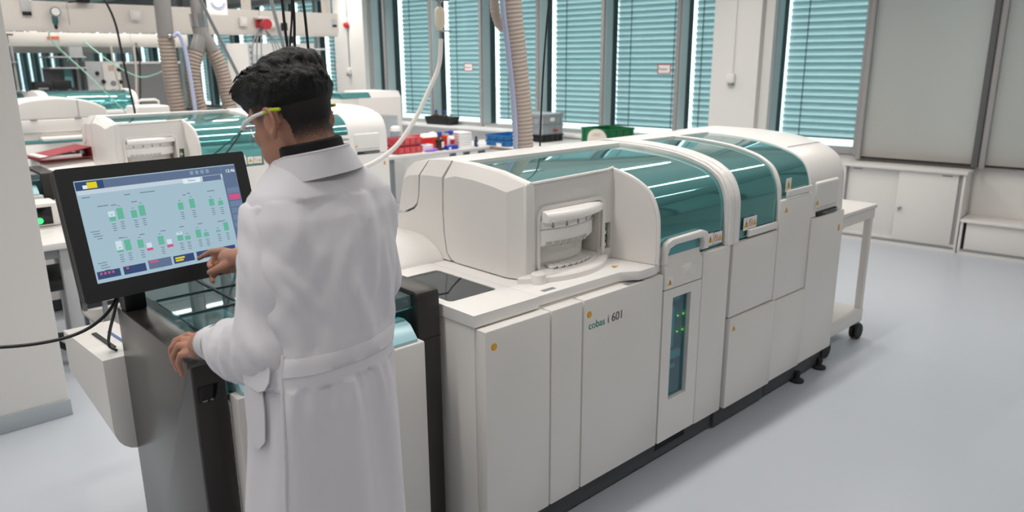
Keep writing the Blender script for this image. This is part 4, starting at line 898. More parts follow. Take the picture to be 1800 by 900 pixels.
t = thing('red_valve', 'small red valve on the rack tubing at the far left', 'valve', (-12.25, 2.05, 1.5)); obj('valve_body', G().lathe([(0, 1.52), (.03, 1.52), (.03, 1.60), (0, 1.60)], (-12.18, 2.06, 0), 14), redp, t); obj('tubing', G().tube(spline([(-12.18, 2.06, 1.30), (-12.18, 2.05, 1.45), (-12.18, 2.06, 1.60), (-12.2, 2.10, 1.72)], 6), .012, 8), grey_metal, t)
# white perforated panel cabinet behind the head
t = thing('tall_instrument', 'tall white instrument with a perforated edge strip, below the overhead beam behind the hair', 'instrument', (-10.2, 4.9, 0))
obj('housing', G().box(-10.7, -10.0, 4.46, 5.45, 0, 1.945, .008), white, t); obj('edge_strip', G().box(-10.001, -9.985, 4.46, 4.53, .9, 1.94, .003), gl2, t)
g = G()
for k in range(12): g.box(-9.986, -9.982, 4.48, 4.505, 1.05+k*.075, 1.085+k*.075)
obj('perforation', g, gd, t); obj('lower_band', G().box(-10.0, -9.99, 4.53, 5.45, 1.70, 1.79), gl2, t)
obj('side_shelf', G().box(-10.4, -10.0, 5.46, 5.72, 1.86, 1.88), white2, t)
t = thing('grey_terminal', 'grey terminal box on a white post left of the dark hair', 'terminal', (-9.2, 3.88, 0)); obj('case', G().box(-9.3, -9.1, 3.80, 4.02, 1.06, 1.34, .01), gl2, t); obj('stand', G().box(-9.24, -9.16, 3.87, 3.95, 0, 1.06), gl2, t); obj('bracket', G().box(-9.2, -9.14, 3.72, 4.0, 1.42, 1.45, .006).box(-9.2, -9.16, 3.9, 3.94, 1.30, 1.42), white2, t)
# ================================================================== OVERHEAD: BEAMS, DUCTS, CABLES
beam_m = mat('beam_cream', '#e8e1d9', .5)
def beam(label, x, y0, y1, z0, z1, hang):
    t = thing('service_beam', label, 'service beam', (x-.1, (y0+y1)/2, z0))
    obj('channel', G().prism([(x, z0+.045), (x, z1), (x-.20, z1), (x-.20, z0), (x-.03, z0)], 'y', y0, y1, .006, 2), beam_m, t)
    for y in hang: obj('hanger', G().box(x-.14, x-.06, y-.035, y+.035, z1-.01, CEIL, .003), beam_m, t)
    g = G()
    for k in range(int((y1-y0)/.85)): g.box(x-.0005, x+.0015, y0+.4+k*.85, y0+.403+k*.85, z0+.05, z1-.004)
    obj('panel_joint', g, grey_metal, t)
    return t
bm1 = beam('long cream overhead service beam crossing the top left, ending above the head', -7.4, -1.2, 4.34, 1.955, 2.19, (0.4, 3.37, 4.26))
bm2 = beam('second cream overhead beam further back, below the first one', -11.0, -0.5, 4.05, 1.90, 2.07, (0.6, 2.2, 3.8))
bm3 = beam('third overhead beam deepest in the room at the far left', -14.2, -0.5, 4.3, 1.86, 2.02, (0.6, 3.6))
def socket(y, z, w, h, label, m=white):
    t = thing('wall_socket', label, 'socket', (-7.4, y, z)); obj('cover', G().box(-7.399, -7.355, y-w/2, y+w/2, z-h/2, z+h/2, .008), m, t); obj('outlet', G().box(-7.356, -7.350, y-w*.3, y+w*.3, z-h*.3, z+h*.25, .003), white2, t); return t
socket(2.28, 2.10, .085, .085, 'white socket box on the beam left of the straight grey duct')
socket(3.27, 2.075, .075, .085, 'white socket box on the beam right of the forked duct')
socket(3.57, 2.06, .07, .07, 'white socket right beside the red connector on the beam')
socket(3.66, 2.06, .07, .07, 'white socket holding the black plug on the beam')
t = thing('power_plug', 'black plug in the white beam socket above the hair', 'plug', (-7.34, 3.67, 2.03)); obj('plug_body', G().box(-7.352, -7.29, 3.645, 3.695, 1.995, 2.075, .01), black, t); obj('cable', G().tube(spline([(-7.31, 3.67, 1.995), (-7.30, 3.67, 1.90), (-7.28, 3.66, 1.75)], 5), .006, 6), black, t)
t = thing('industrial_socket', 'red industrial connector on the beam beside the leaning grey rod', 'socket', (-7.4, 3.45, 2.03)); obj('connector', G().lathe([(0, -.02), (.042, -.02), (.048, 0), (.05, .07), (.0, .07)], (-7.30, 3.45, 2.05), 20, axis='x').box(-7.40, -7.35, 3.40, 3.50, 2.02, 2.12, .01), redp, t); obj('lid', G().box(-7.40, -7.30, 3.39, 3.52, 2.10, 2.125, .006), white, t)
t = thing('label_plate', 'small grey sign plate at the right end of the beam', 'plate', (-7.4, 4.29, 2.1)); obj('plate_body', G().box(-7.399, -7.394, 4.26, 4.32, 2.05, 2.13), gl2, t); obj('print', G().box(-7.394, -7.392, 4.265, 4.315, 2.05, 2.075), rubber, t)
t = thing('label_plate', 'grey holder plate with black clip at the left end of the beam', 'plate', (-7.4, 1.45, 2.14)); obj('plate_body', G().box(-7.399, -7.38, 1.41, 1.48, 2.10, 2.20, .004), gl2, t); obj('clip', G().box(-7.382, -7.37, 1.412, 1.478, 2.07, 2.10, .004), black, t)
t = thing('gas_valve', 'gas valve with a round pressure gauge hanging on the beam at left', 'valve', (-7.37, 1.63, 2.1))
obj('gauge', G().lathe([(0, 0), (.036, 0), (.04, .006), (.04, .03), (0, .03)], (-7.36, 1.645, 2.105), 24, axis='x'), grey_metal, t); obj('dial', G().lathe([(0, 0), (.031, 0), (.031, .004), (0, .004)], (-7.331, 1.645, 2.105), 24, axis='x'), label_white, t)
obj('valve_body', G().lathe([(0, 2.0), (.014, 2.0), (.022, 2.02), (.022, 2.06), (.012, 2.08), (.012, 2.12), (0, 2.12)], (-7.35, 1.635, 0), 14), mat('valve_teal', '#2f5f62', .4), t); obj('nozzle', G().lathe([(0, 1.965), (.010, 1.965), (.014, 1.985), (.012, 2.005), (0, 2.005)], (-7.35, 1.635, 0), 12), black, t)
t = thing('camera_bracket', 'black clamp at the upper edge of the beam, cut by the photo top', 'clamp', (-7.35, 1.86, 2.2)); obj('clamp_body', G().box(-7.40, -7.33, 1.82, 1.92, 2.185, 2.23, .01), black, t); obj('lever', G().tube([(-7.35, 1.84, 2.20), (-7.33, 1.75, 2.185)], .008, 8), black, t)
t = thing('warning_tag', 'small orange tag on the second beam, seen below the first beam at left', 'tag', (-10.99, 2.4, 2.0)); obj('tag_plate', G().box(-10.999, -10.99, 2.33, 2.46, 1.985, 2.02), mat('tag_orange', '#c8603a', .5), t)
t = thing('gas_valve', 'dark gas valve under the second beam at the far left, below the first beam', 'valve', (-10.95, 1.88, 1.95)); obj('valve_body', G().lathe([(0, 1.92), (.02, 1.92), (.03, 1.95), (.03, 2.02), (.015, 2.05), (0, 2.05)], (-10.96, 1.88, 0), 12), grey_metal, t); obj('lever', G().box(-10.94, -10.92, 1.84, 1.96, 2.02, 2.04, .006), rubber, t)
# ducts
duct_m = mat('duct_grey', '#8d8a88', .42, metal=.25); hose_m = mat('hose_brown', '#95877d', .6); hose_l = mat('hose_beige', '#b8aaa0', .6)
def ribbed(pts, r, pitch=.030, n=14, amp=.10, m_=10):
    P = spline(pts, m_); L = [0.0]
    for a, b in zip(P, P[1:]): L.append(L[-1]+(b-a).length)
    tot = L[-1]; N = max(4, int(tot/pitch*4)); out = []; rad = []; j = 0
    for k in range(N+1):
        d = tot*k/N
        while j < len(L)-2 and L[j+1] < d: j += 1
        f = (d-L[j])/max(1e-9, L[j+1]-L[j]); out.append(P[j].lerp(P[j+1], min(1, f))); rad.append(r*(1+amp*(0.5+0.5*math.cos(k*PI/2))-amp*.5))
    return G().tube(out, rad, n)
t = thing('exhaust_duct', 'straight grey ceiling duct with a brown ribbed hose, leftmost of the ducts', 'duct', (-6.8, 2.33, 1.9))
obj('pipe', G().tube([(-6.80, 2.335, CEIL), (-6.80, 2.325, 1.895)], .066, 20), duct_m, t); obj('ribbed_hose', ribbed([(-6.80, 2.325, 1.90), (-6.80, 2.325, 1.7), (-6.80, 2.335, 1.5), (-6.80, 2.355, 1.28), (-6.80, 2.37, 1.0)], .066), hose_m, t, ang=25)
tube_blue = mat('pale_blue_tube', '#aab3d0', .25, spec=.6)
t = thing('drain_tube', 'pale blue plastic tube running down beside the leftmost brown hose', 'tube', (-6.72, 2.42, 1.9)); obj('tube', G().tube(spline([(-6.72, 2.36, 1.90), (-6.71, 2.395, 1.925), (-6.70, 2.43, 1.83), (-6.70, 2.45, 1.6), (-6.70, 2.46, 1.4), (-6.70, 2.47, 1.1)], 8), .017, 10), tube_blue, t); obj('clip', G().ball((-6.73, 2.33, 1.905), .018), steel, t)
t = thing('exhaust_duct', 'forked grey ceiling duct splitting into two brown ribbed hoses', 'duct', (-6.8, 2.62, 1.9))
obj('pipe', G().tube([(-6.80, 2.60, CEIL), (-6.80, 2.612, 2.06)], .05, 20), duct_m, t); obj('collar', G().tube([(-6.80, 2.613, 2.10), (-6.80, 2.62, 1.99)], .071, 24), steel, t)
obj('fork', G().tube([(-6.80, 2.62, 2.0), (-6.80, 2.63, 1.91)], .068, 20).tube([(-6.80, 2.63, 1.93), (-6.80, 2.565, 1.77)], [.066, .060], 18).tube([(-6.80, 2.63, 1.93), (-6.80, 2.715, 1.775)], [.066, .060], 18), duct_m, t)
obj('ribbed_hose', ribbed([(-6.80, 2.57, 1.785), (-6.80, 2.53, 1.68), (-6.80, 2.51, 1.55), (-6.80, 2.52, 1.4), (-6.80, 2.545, 1.25), (-6.80, 2.55, 1.0)], .064), hose_m, t, ang=25)
obj('ribbed_hose', ribbed([(-6.80, 2.71, 1.79), (-6.80, 2.755, 1.68), (-6.80, 2.785, 1.55), (-6.80, 2.80, 1.4), (-6.80, 2.815, 1.25), (-6.80, 2.82, 1.0)], .064), hose_m, t, ang=25)
t = thing('ceiling_sign', 'white plate with a blue curved print beside the forked duct top', 'sign', (-6.7, 2.75, 2.12)); obj('plate_body', G().box(-6.71, -6.70, 2.66, 2.84, 2.085, 2.24, .004), label_white, t)
g = G(); g.lathe([(.05, 0), (.058, 0), (.058, .002), (.05, .002)], (-6.70, 2.76, 2.20), 20, PI*1.05, PI*1.95, axis='x'); g.lathe([(.066, 0), (.071, 0), (.071, .002), (.066, .002)], (-6.70, 2.76, 2.20), 20, PI*1.05, PI*1.95, axis='x'); obj('arc_print', g, mat('print_blue', '#7d86b8', .5), t)
t = thing('exhaust_hose', 'thick beige ribbed hose dropping behind the near analyzer in front of the windows', 'hose', (-2.87, 2.7, 1.3))
obj('ribbed_hose', ribbed([(-2.87, 2.60, CEIL), (-2.87, 2.665, 2.05), (-2.87, 2.70, 1.75), (-2.87, 2.74, 1.45), (-2.87, 2.755, 1.2), (-2.87, 2.755, .9)], .054, .020, 18, .09), hose_l, t, ang=25)
obj('wall_tube', G().tube(spline([(-2.83, 2.56, 2.6), (-2.83, 2.575, 2.0), (-2.83, 2.61, 1.75), (-2.83, 2.645, 1.5), (-2.83, 2.66, 1.3), (-2.83, 2.66, 1.0)], 8), .013, 10), tube_blue, t)
t = thing('exhaust_hose', 'short looped beige hose bend at the top of the thick hose', 'hose', (-2.95, 2.62, 1.95)); obj('ribbed_hose', ribbed([(-2.99, 2.67, 2.4), (-2.99, 2.665, 2.0), (-2.99, 2.68, 1.90), (-2.985, 2.72, 1.85), (-2.98, 2.76, 1.88)], .024, .018, 12, .12), hose_l, t, ang=25)
# spray nozzle and white hose
t = thing('spray_nozzle', 'cream hand sprayer hanging by metal fittings, its white hose looping down leftwards', 'sprayer', (-3.3, 2.55, 1.9))
cx, cy = -3.30, 2.55
obj('handle', G().lathe([(0, 1.845), (.014, 1.845), (.018, 1.856), (.026, 1.868), (.028, 1.88), (.028, 1.94), (.022, 1.955), (.012, 1.965), (0, 1.965)], (cx, cy, 0), 20), mat('cream_plastic', '#e4dcc6', .35), t)
obj('fitting', G().lathe([(0, 1.965), (.012, 1.965), (.010, 1.985), (.018, 1.99), (.018, 2.01), (.010, 2.015), (.008, 2.3), (0, 2.3)], (cx, cy, 0), 14).box(cx-.01, cx+.01, cy-.04, cy+.06, 1.995, 2.003), steel, t)
obj('lever', G().box(cx-.008, cx+.008, cy-.025, cy+.075, 1.838, 1.846, .002).lathe([(0, 1.775), (.007, 1.775), (.007, 1.845), (0, 1.845)], (cx, cy+.005, 0), 10), steel, t)
obj('hose', G().tube(spline([(cx, cy+.005, 1.80), (cx, 2.535, 1.66), (cx, 2.46, 1.53), (cx, 2.36, 1.38), (cx, 2.22, 1.24), (cx-.02, 2.04, 1.155), (cx-.06, 1.85, 1.14), (cx-.1, 1.65, 1.18)], 10), .0125, 10), white2, t)
t = thing('hose_reel_fitting', 'small metal fitting at the very top, left of the cream sprayer', 'fitting', (-3.3, 2.42, 2)); obj('fitting', G().tube([(-3.3, 2.385, 2.0), (-3.3, 2.435, 2.0)], .009, 10).tube([(-3.3, 2.41, 2.0), (-3.3, 2.41, 2.4)], .006, 8), steel, t)
def cable(label, pts, r, m, cat='cable', group=None, n=8, name='cable'):
    return single(name, G().tube(spline(pts, n), r, 8), m, label, cat, group, ang=60)
cable('thin black cable hanging down behind the near analyzer roof, right of the thick hose', [(-2.75, 2.86, CEIL), (-2.75, 2.85, 2.2), (-2.75, 2.81, 1.9), (-2.75, 2.78, 1.6), (-2.75, 2.76, 1.25), (-2.75, 2.76, 1.0)], .0045, black)
for k, (y0, y1, r) in enumerate(((1.50, 1.515, .006), (1.55, 1.52, .0045), (1.545, 1.545, .006), (1.58, 1.61, .006))):
    cable(('thick black cable hanging behind the hair, leftmost of four', 'thin black cable hanging behind the hair, second from left', 'thick black cable hanging behind the hair, third from left', 'black cable bowing rightwards behind the hair, rightmost of four')[k],
          [(-3.0, y0, CEIL), (-3.0, y0, 2.2), (-3.0, y0+(y1-y0)*.3+.004*k, 1.9), (-3.0, y1, 1.70), (-3.0, y1+.03, 1.5), (-3.02, y1+.05, 1.3), (-3.05, y1+.05, 1.0)], r, black, group='black cables behind the hair')
cable('long thin black cable curving down at the left of the grey ducts', [(-6.9, 1.78, CEIL), (-6.9, 1.86, 2.3), (-6.9, 1.92, 2.17), (-6.9, 1.97, 2.0), (-6.9, 1.99, 1.75), (-6.9, 2.01, 1.5), (-6.9, 2.03, 1.25), (-6.9, 2.03, .9)], .009, black)
cable('beige tube hanging from the second beam, left one of the pair', [(-10.9, 3.02, 1.91), (-10.9, 3.03, 1.6), (-10.9, 3.07, 1.3), (-10.9, 3.08, .9)], .012, hose_l, 'tube', 'beige hanging tubes')
cable('beige tube hanging from the second beam, right one of the pair', [(-10.9, 3.30, 1.91), (-10.9, 3.29, 1.6), (-10.9, 3.26, 1.3), (-10.9, 3.25, .9)], .014, hose_l, 'tube', 'beige hanging tubes')
cable('black cable hanging from the second beam right of the beige tubes', [(-10.995, 3.36, 1.95), (-10.92, 3.36, 1.8), (-10.9, 3.33, 1.5), (-10.9, 3.28, 1.1)], .010, black)
green_t = mat('green_tube', '#8cc0ac', .4)
cable('pale green air tube slanting down from the beam at the far left', [(-7.60, 1.75, 2.05), (-8.3, 1.80, 2.02), (-8.9, 1.93, 1.90), (-8.9, 2.2, 1.58), (-8.9, 2.42, 1.30), (-8.9, 2.52, 1.18), (-8.9, 2.6, 1.05)], .007, green_t, 'tube')
cable('pale green air tube sagging in front of the dark grey cabinet', [(-10.995, 2.75, 1.95), (-10.2, 2.80, 1.70), (-9.4, 2.76, 1.58), (-8.5, 2.62, 1.545), (-7.6, 2.50, 1.60), (-6.87, 2.36, 1.68)], .007, green_t, 'tube')
single('support_rod', G().tube([(-6.2, 2.33, 2.42), (-6.2, 2.40, 2.20), (-6.2, 2.72, 1.45), (-6.2, 2.78, 1.30)], .014, 10), grey_metal, 'leaning grey rod crossing in front of the beam towards the hair', 'rod')
single('support_rod', G().tube([(-6.3, 3.02, 2.5), (-6.3, 3.06, 2.18), (-6.3, 3.16, 1.70), (-6.3, 3.2, 1.32)], .016, 10), grey_metal, 'upright grey rod passing the red connector, half hidden by the hair', 'rod')
for k in range(3):
    cable('grey cable loop hanging under the red connector, %s' % ('widest loop', 'middle loop', 'narrow inner loop')[k], [(-7.35, 3.45, 2.04), (-7.3, 3.36-.02*(2-k)+.02*k, 1.88), (-7.3, 3.30+.05*k, 1.62), (-7.3, 3.42+.02*k, 1.45+.05*k), (-7.3, 3.60-.03*k, 1.62), (-7.3, 3.58-.03*k, 1.85), (-7.33, 3.47, 2.0)], .006, grey_metal, group='grey cable loops')
cable('thin black line for the rod reflection, from behind the head down the teal lid', [(-5.66, 2.56, 1.37), (-5.60, 2.46, 1.27), (-5.55, 2.30, 1.10), (-5.50, 2.14, .96)], .007, black)  # tube added in place of the grey rod's reflection in the lid
# ================================================================== TOUCHSCREEN ON ITS POST
t = thing('touchscreen_monitor', 'black framed touchscreen showing green bar charts, on the post before the person', 'monitor', (-2.30, 0.70, 0.947))
MC = Vector((-2.2165, 0.7094, 1.2425)); mu = Vector((-0.0921, 0.9957, 0.0)).normalized(); mv = Vector((0.2394, 0.0219, -0.9707)); mv = (mv - mu*mv.dot(mu)).normalized()
mn = mu.cross(mv)*-1
if mn.x < 0: mn = -mn
SW, SH = 0.459, 0.279                      # visible screen
MM = Matrix(((mu.x, -mv.x, mn.x, MC.x), (mu.y, -mv.y, mn.y, MC.y), (mu.z, -mv.z, mn.z, MC.z), (0, 0, 0, 1)))
def mbox(g, u0, u1, v0, v1, n0, n1, bev=0.0): return g.box(u0, u1, v0, v1, n0, n1, bev, 2, M=MM)
fr = plate(rrect(-SW/2-.040, SW/2+.036, -SH/2-.048, SH/2+.036, .008), [rrect(-SW/2, SW/2, -SH/2, SH/2, .002, 2)], 'z', -.020, .004)
for v in fr.bm.verts: v.co = MM @ v.co
obj('bezel', fr, black, t)
g = G(); mbox(g, -SW/2-.038, SW/2+.034, -SH/2-.045, SH/2+.034, -.055, -.019, .012); obj('rear_housing', g, black, t)
def em(name, col, s=1.0): return mat(name, '#050505', .25, emis=col, estr=s, spec=.3)
scr = [em('screen_pale', '#a9c3d2', .80), em('screen_green', '#5fac93', .95), em('screen_slate', '#5d6f8c', .9), em('screen_navy', '#33486f', .9), em('screen_pink', '#c4527e', .95), em('screen_yellow', '#d9c51f', .95), em('screen_light', '#d5e2ea', .95), em('screen_ink', '#54687a', .9)]
g = G(); mbox(g, -SW/2, SW/2, -SH/2, SH/2, -.004, -.001)
sc_o = obj('screen', g, scr[0], t)
def ui(name, L, m, lift):
    g = G()
    for c, r, w, h in L:
        mbox(g, (c-w/2-.5)*SW, (c+w/2-.5)*SW, (.5-r-h/2)*SH, (.5-r+h/2)*SH, -.001, -.001+lift)
    return obj(name, g, m, sc_o)
ui('title_strip', [(.455, .052, .89, .085)], scr[2], .0003)
ui('side_strip', [(.950, .5, .098, .98)], scr[2], .0003)
ui('tab_strip', [(.455, .115, .89, .045)], em('screen_mist', '#b9c8d2', .95), .0003)
ui('brand_block', [(.085, .052, .155, .085)], scr[3], .0005)
ui('yellow_tag', [(.098, .052, .055, .06)], scr[5], .0008); ui('white_tag', [(.060, .065, .028, .035)], scr[6], .0007)
ui('active_tab', [(.69, .125, .115, .05)], scr[6], .0006); ui('dark_tab', [(.826, .125, .125, .055)], scr[2], .0006)
ui('pink_button', [(.953, .357, .078, .06)], scr[4], .0006)
sd_m = em('screen_side', '#6b7f9c', .9)
for k in (0, 2, 3, 4, 5): ui('side_button', [(.953, .285+.075*k, .082, .060)], sd_m, .0005)
ic_m = em('screen_icon', '#8296ad', .9)
for k in range(4): ui('round_icon', [(.70+.035*k, .045, .022, .04)], ic_m, .0005)
BARS = [(.167, .405, .036, .042), (.216, .362, .036, .111), (.294, .386, .034, .075), (.344, .363, .036, .108), (.583, .376, .034, .076), (.659, .365, .034, .100), (.788, .384, .034, .076), (.848, .404, .033, .050),
        (.168, .728, .036, .022), (.217, .681, .036, .108), (.291, .691, .035, .084), (.415, .692, .036, .088), (.535, .702, .035, .060), (.583, .714, .034, .042), (.656, .691, .035, .086), (.706, .714, .034, .045), (.789, .700, .030, .022), (.849, .666, .032, .091)]
for k, bb in enumerate(BARS): ui('green_bar', [bb], scr[1], .0005)
fb_m = em('screen_faint', '#c3d5df', .95)
for bb in [(.167, .355, .036, .055), (.168, .67, .036, .09), (.339, .72, .03, .05), (.463, .72, .03, .05), (.535, .655, .035, .03)]: ui('faint_bar', [bb], fb_m, .0004)
for bb in ((.339, .761, .036, .026), (.463, .764, .038, .028)): ui('pink_bar', [bb], scr[4], .0006)
for k, bb in enumerate(((.077, .926, .129, .075), (.226, .926, .132, .08), (.379, .918, .141, .09), (.53, .918, .132, .08), (.68, .918, .132, .08), (.83, .918, .10, .08))):
    ui('bottom_button', [bb], scr[3] if k != 2 else scr[2], .0005)
for bb in [(.035+.022*k, .912, .012, .022) for k in range(4)] + [(.345, .892, .05, .022), (.185, .905, .014, .022)]: ui('button_mark', [bb], scr[4], .0008)
ui('button_glow', [(.505, .905, .06, .018), (.50, .93, .05, .016)], scr[5], .0008)
L = []
for x0, y0, w, h in BARS:
    for k in range(4): L.append((x0, y0+h/2+.028+.022*k, .022-.003*(k % 2), .006))
    L.append((x0, y0-h/2-.022, .014, .005))
for y in (.50, .81):
    for k in range(4): L.append((.055+.006*k, y+.025*k, .05-.012*(k % 2)-.01*(k == 3), .006))
for x, y, w in ((.19, .27, .03), (.31, .265, .035), (.62, .265, .02), (.65, .255, .02), (.80, .26, .05), (.19, .60, .03), (.31, .60, .03), (.44, .60, .03), (.56, .59, .03), (.68, .59, .03), (.82, .60, .045), (.05, .165, .045), (.13, .265, .06), (.28, .185, .035), (.40, .185, .09)): L.append((x, y, w, .007))
tag(ui('micro_text', L, scr[7], .0007), kind='stuff')
MT = MM @ Matrix.Translation(((.927-.5)*SW, (.5-.085)*SH, -.0005))
obj('clock_text', lettering('12:46', .014, MT, .0002), em('screen_white', '#eef3f6', .95), sc_o)
MT = MM @ Matrix.Translation(((.665-.5)*SW, (.5-.132)*SH, -.0003)); obj('tab_text', lettering('Status', .009, MT, .0001), scr[7], sc_o)
obj('post', G().box(-2.43, -2.375, 0.597, 0.660, 0.948, 1.20, .004), black, t)
obj('arm', G().box(-2.40, -2.27, 0.61, 0.72, 1.14, 1.25, .01), black, t)
cable('black monitor cable looping from the screen corner past the white column', [(-2.20, 0.545, 1.062), (-2.17, 0.50, 1.02), (-2.17, 0.44, 0.985), (-2.17, 0.36, 0.975), (-2.18, 0.25, 0.985), (-2.2, 0.10, 1.02), (-2.2, -0.2, 1.1)], .0045, black)
cable('short black cable dropping beside the post into the white side box', [(-2.44, .60, .99), (-2.455, .585, .93), (-2.50, .575, .86), (-2.54, .575, .80), (-2.50, .585, .79)], .005, black)
# ================================================================== THE PERSON
skin = mat('skin', '#b0806a', .48, bump=.06, bscale=420, sss=.25, var=.07, vscale=38)
coat_m = mat('coat_cotton', '#dad8de', .8, bump=.25, bscale=1400, sheen=.25)
knit = mat('black_knit', '#0c0c0e', .85, bump=.5, bscale=900)
cuff_m = mat('coat_cuff_knit', '#dddbdf', .85, bump=.6, bscale=1300)
hair_m = mat('hair_black', '#080707', .48, spec=.3)
nt = hair_m.node_tree; b = nt.nodes['Principled BSDF']; tc = nt.nodes.new('ShaderNodeTexCoord'); mp = nt.nodes.new('ShaderNodeMapping'); mp.inputs['Scale'].default_value = (60, 420, 240)
nz = nt.nodes.new('ShaderNodeTexNoise'); nz.inputs['Scale'].default_value = 1.0; nz.inputs['Detail'].default_value = 4; bp = nt.nodes.new('ShaderNodeBump'); bp.inputs['Strength'].default_value = .9; bp.inputs['Distance'].default_value = .004
nt.links.new(tc.outputs['Object'], mp.inputs[0]); nt.links.new(mp.outputs[0], nz.inputs['Vector']); nt.links.new(nz.outputs['Fac'], bp.inputs['Height']); nt.links.new(bp.outputs[0], b.inputs['Normal'])
def voxel(g, size, smooth=4, disp=None):
    me = bpy.data.meshes.new('v'); g.bm.to_mesh(me); g.bm.free()
    o = bpy.data.objects.new('v', me); COL.objects.link(o)
    m = o.modifiers.new('r', 'REMESH'); m.mode = 'VOXEL'; m.voxel_size = size; m.use_smooth_shade = True
    if smooth: s = o.modifiers.new('s', 'SMOOTH'); s.factor = .5; s.iterations = smooth
    bpy.context.view_layer.update(); dg = bpy.context.evaluated_depsgraph_get()
    out = bpy.data.meshes.new_from_object(o.evaluated_get(dg), depsgraph=dg); bpy.data.objects.remove(o); bpy.data.meshes.remove(me)
    if disp:
        ns = [v.normal.copy() for v in out.vertices]
        for v, n in zip(out.vertices, ns): v.co = v.co + n*disp(v.co, n)
    return out
def part(name, me, m, parent, ang=60): return obj_me(name, me, m, parent, ang)
V3 = Vector
P = thing('person', 'person in a white lab coat and safety glasses pointing at the touchscreen', 'person', (-1.45, .76, 0))
BF = V3((-.985, -.17, 0)).normalized(); BL = V3((-BF.y, BF.x, 0)) * 1.0     # facing, left
HC = V3((-1.580, .790, 1.569))
hf = V3((-.956, -.292, 0)).normalized(); hl = V3((-hf.y, hf.x, 0)); pit_ = math.radians(20)
hx = hf*math.cos(pit_) - V3((0, 0, 1))*math.sin(pit_); hz = hx.cross(hl); 
HM = Matrix(((hx.x, hl.x, hz.x, HC.x), (hx.y, hl.y, hz.y, HC.y), (hx.z, hl.z, hz.z, HC.z), (0, 0, 0, 1)))
def hp(x, y, z): return HM @ V3((x, y, z))
def ell(g, c, r, M=None, u=24, v=16, rot=None):
    R = rot or Matrix.Identity(4)
    rr = bmesh.ops.create_uvsphere(g.bm, u_segments=u, v_segments=v, radius=1.0)
    for q in rr['verts']:
        p = R @ V3((q.co.x*r[0], q.co.y*r[1], q.co.z*r[2])) + V3(c); q.co = (M @ p) if M is not None else p
    return g
def limb(g, pts, rad, n=14):
    g.tube(pts, rad, n)
    ell(g, pts[0], (rad[0],)*3, None, 14, 10); ell(g, pts[-1], (rad[-1],)*3, None, 14, 10); return g
# torso axis of the coat: z, centre x, y, half width, depth front, depth back
TOR = [(.46, -1.383, .701, .202, .150, .142), (.70, -1.386, .713, .188, .138, .129), (.88, -1.402, .733, .178, .130, .122), (.98, -1.415, .741, .174, .126, .119), (1.045, -1.430, .748, .172, .122, .116), (1.12, -1.447, .765, .174, .125, .119),
       (1.20, -1.466, .783, .180, .132, .122), (1.29, -1.490, .805, .187, .132, .119), (1.36, -1.508, .816, .186, .120, .110), (1.41, -1.521, .820, .164, .100, .094), (1.445, -1.531, .817, .120, .085, .082), (1.475, -1.536, .812, .078, .072, .074)]
def tring(z, cx, cy, a, bf, bb, n=40, k=1.0, pw=.86):
    out = []
    for i in range(n):
        t_ = 2*PI*i/n; c, s = math.cos(t_), math.sin(t_)
        c_ = math.copysign(abs(c)**pw, c); s_ = math.copysign(abs(s)**pw, s)
        p = V3((cx, cy, z)) + BL*(a*k*c_) + BF*((bf if s > 0 else bb)*k*s_)
        out.append(p)
    return out
def tors(g, k=1.0, z0=0): return g.loft([tring(*q, k=k) for q in TOR if q[0] >= z0])
LS, LE, LW = V3((-1.506, .688, 1.358)), V3((-1.432, .628, 1.098)), V3((-1.712, .588, 1.038))
RS, RE, RW = V3((-1.556, .936, 1.368)), V3((-1.650, 1.03, 1.12)), V3((-1.965, .812, 1.160))
# ---- body: one continuous surface
g = G()
tors(g, .86, .7)
ell(g, (0, 0, .030), (.098, .077, .088), HM); ell(g, (-.012, 0, .012), (.094, .075, .085), HM)
ell(g, (.035, 0, -.035), (.062, .062, .078), HM); ell(g, (.052, 0, -.085), (.042, .046, .034), HM); ell(g, (.078, 0, -.104), (.018, .024, .017), HM)
ell(g, (.030, .040, -.070), (.050, .022, .040), HM); ell(g, (.030, -.040, -.070), (.050, .022, .040), HM)
ell(g, (.066, .033, -.032), (.022, .024, .026), HM); ell(g, (.066, -.033, -.032), (.022, .024, .026), HM)      # cheeks
ell(g, (.086, 0, .018), (.014, .050, .016), HM)                                                        # brow
ell(g, (.099, 0, -.030), (.016, .010, .026), HM); ell(g, (.108, 0, -.044), (.012, .014, .011), HM)                # nose
ell(g, (.094, 0, -.072), (.010, .022, .007), HM); ell(g, (.092, 0, -.083), (.010, .020, .008), HM)                # lips
limb(g, [hp(-.022, 0, -.03), hp(-.033, 0, -.09), V3((-1.520, .808, 1.47)), V3((-1.515, .814, 1.40))], [.060, .057, .058, .072])
for sy in (1, -1):                                                                                      # ears
    Re = Matrix.Rotation(sy*.42, 4, 'Z') @ Matrix.Rotation(-.16, 4, 'Y')
    ell(g, (-.020, sy*.080, -.022), (.019, .0055, .030), HM, 16, 12, Re)
    for k in range(11):
        a = -1.9 + k*.40; x, z = -.021+math.cos(a)*.0165*-1, -.018+math.sin(a)*.027
        ell(g, (x, sy*(.0865+.003*math.cos(a)), z), (.0055, .0050, .0060), HM, 10, 8)
    ell(g, (-.014, sy*.081, -.050), (.009, .006, .010), HM, 12, 8)
def arm(g, S, E, Wr, r): limb(g, [S, S.lerp(E, .5), E], [r[0], r[1], r[2]]); limb(g, [E, E.lerp(Wr, .35), E.lerp(Wr, .8), Wr], [r[2], r[3], r[4], r[5]])
arm(g, LS + V3((.0, .012, -.02)), LE, LW, (.040, .048, .042, .043, .031, .028)); arm(g, RS + V3((0, -.012, -.02)), RE, RW, (.040, .048, .042, .043, .031, .028))
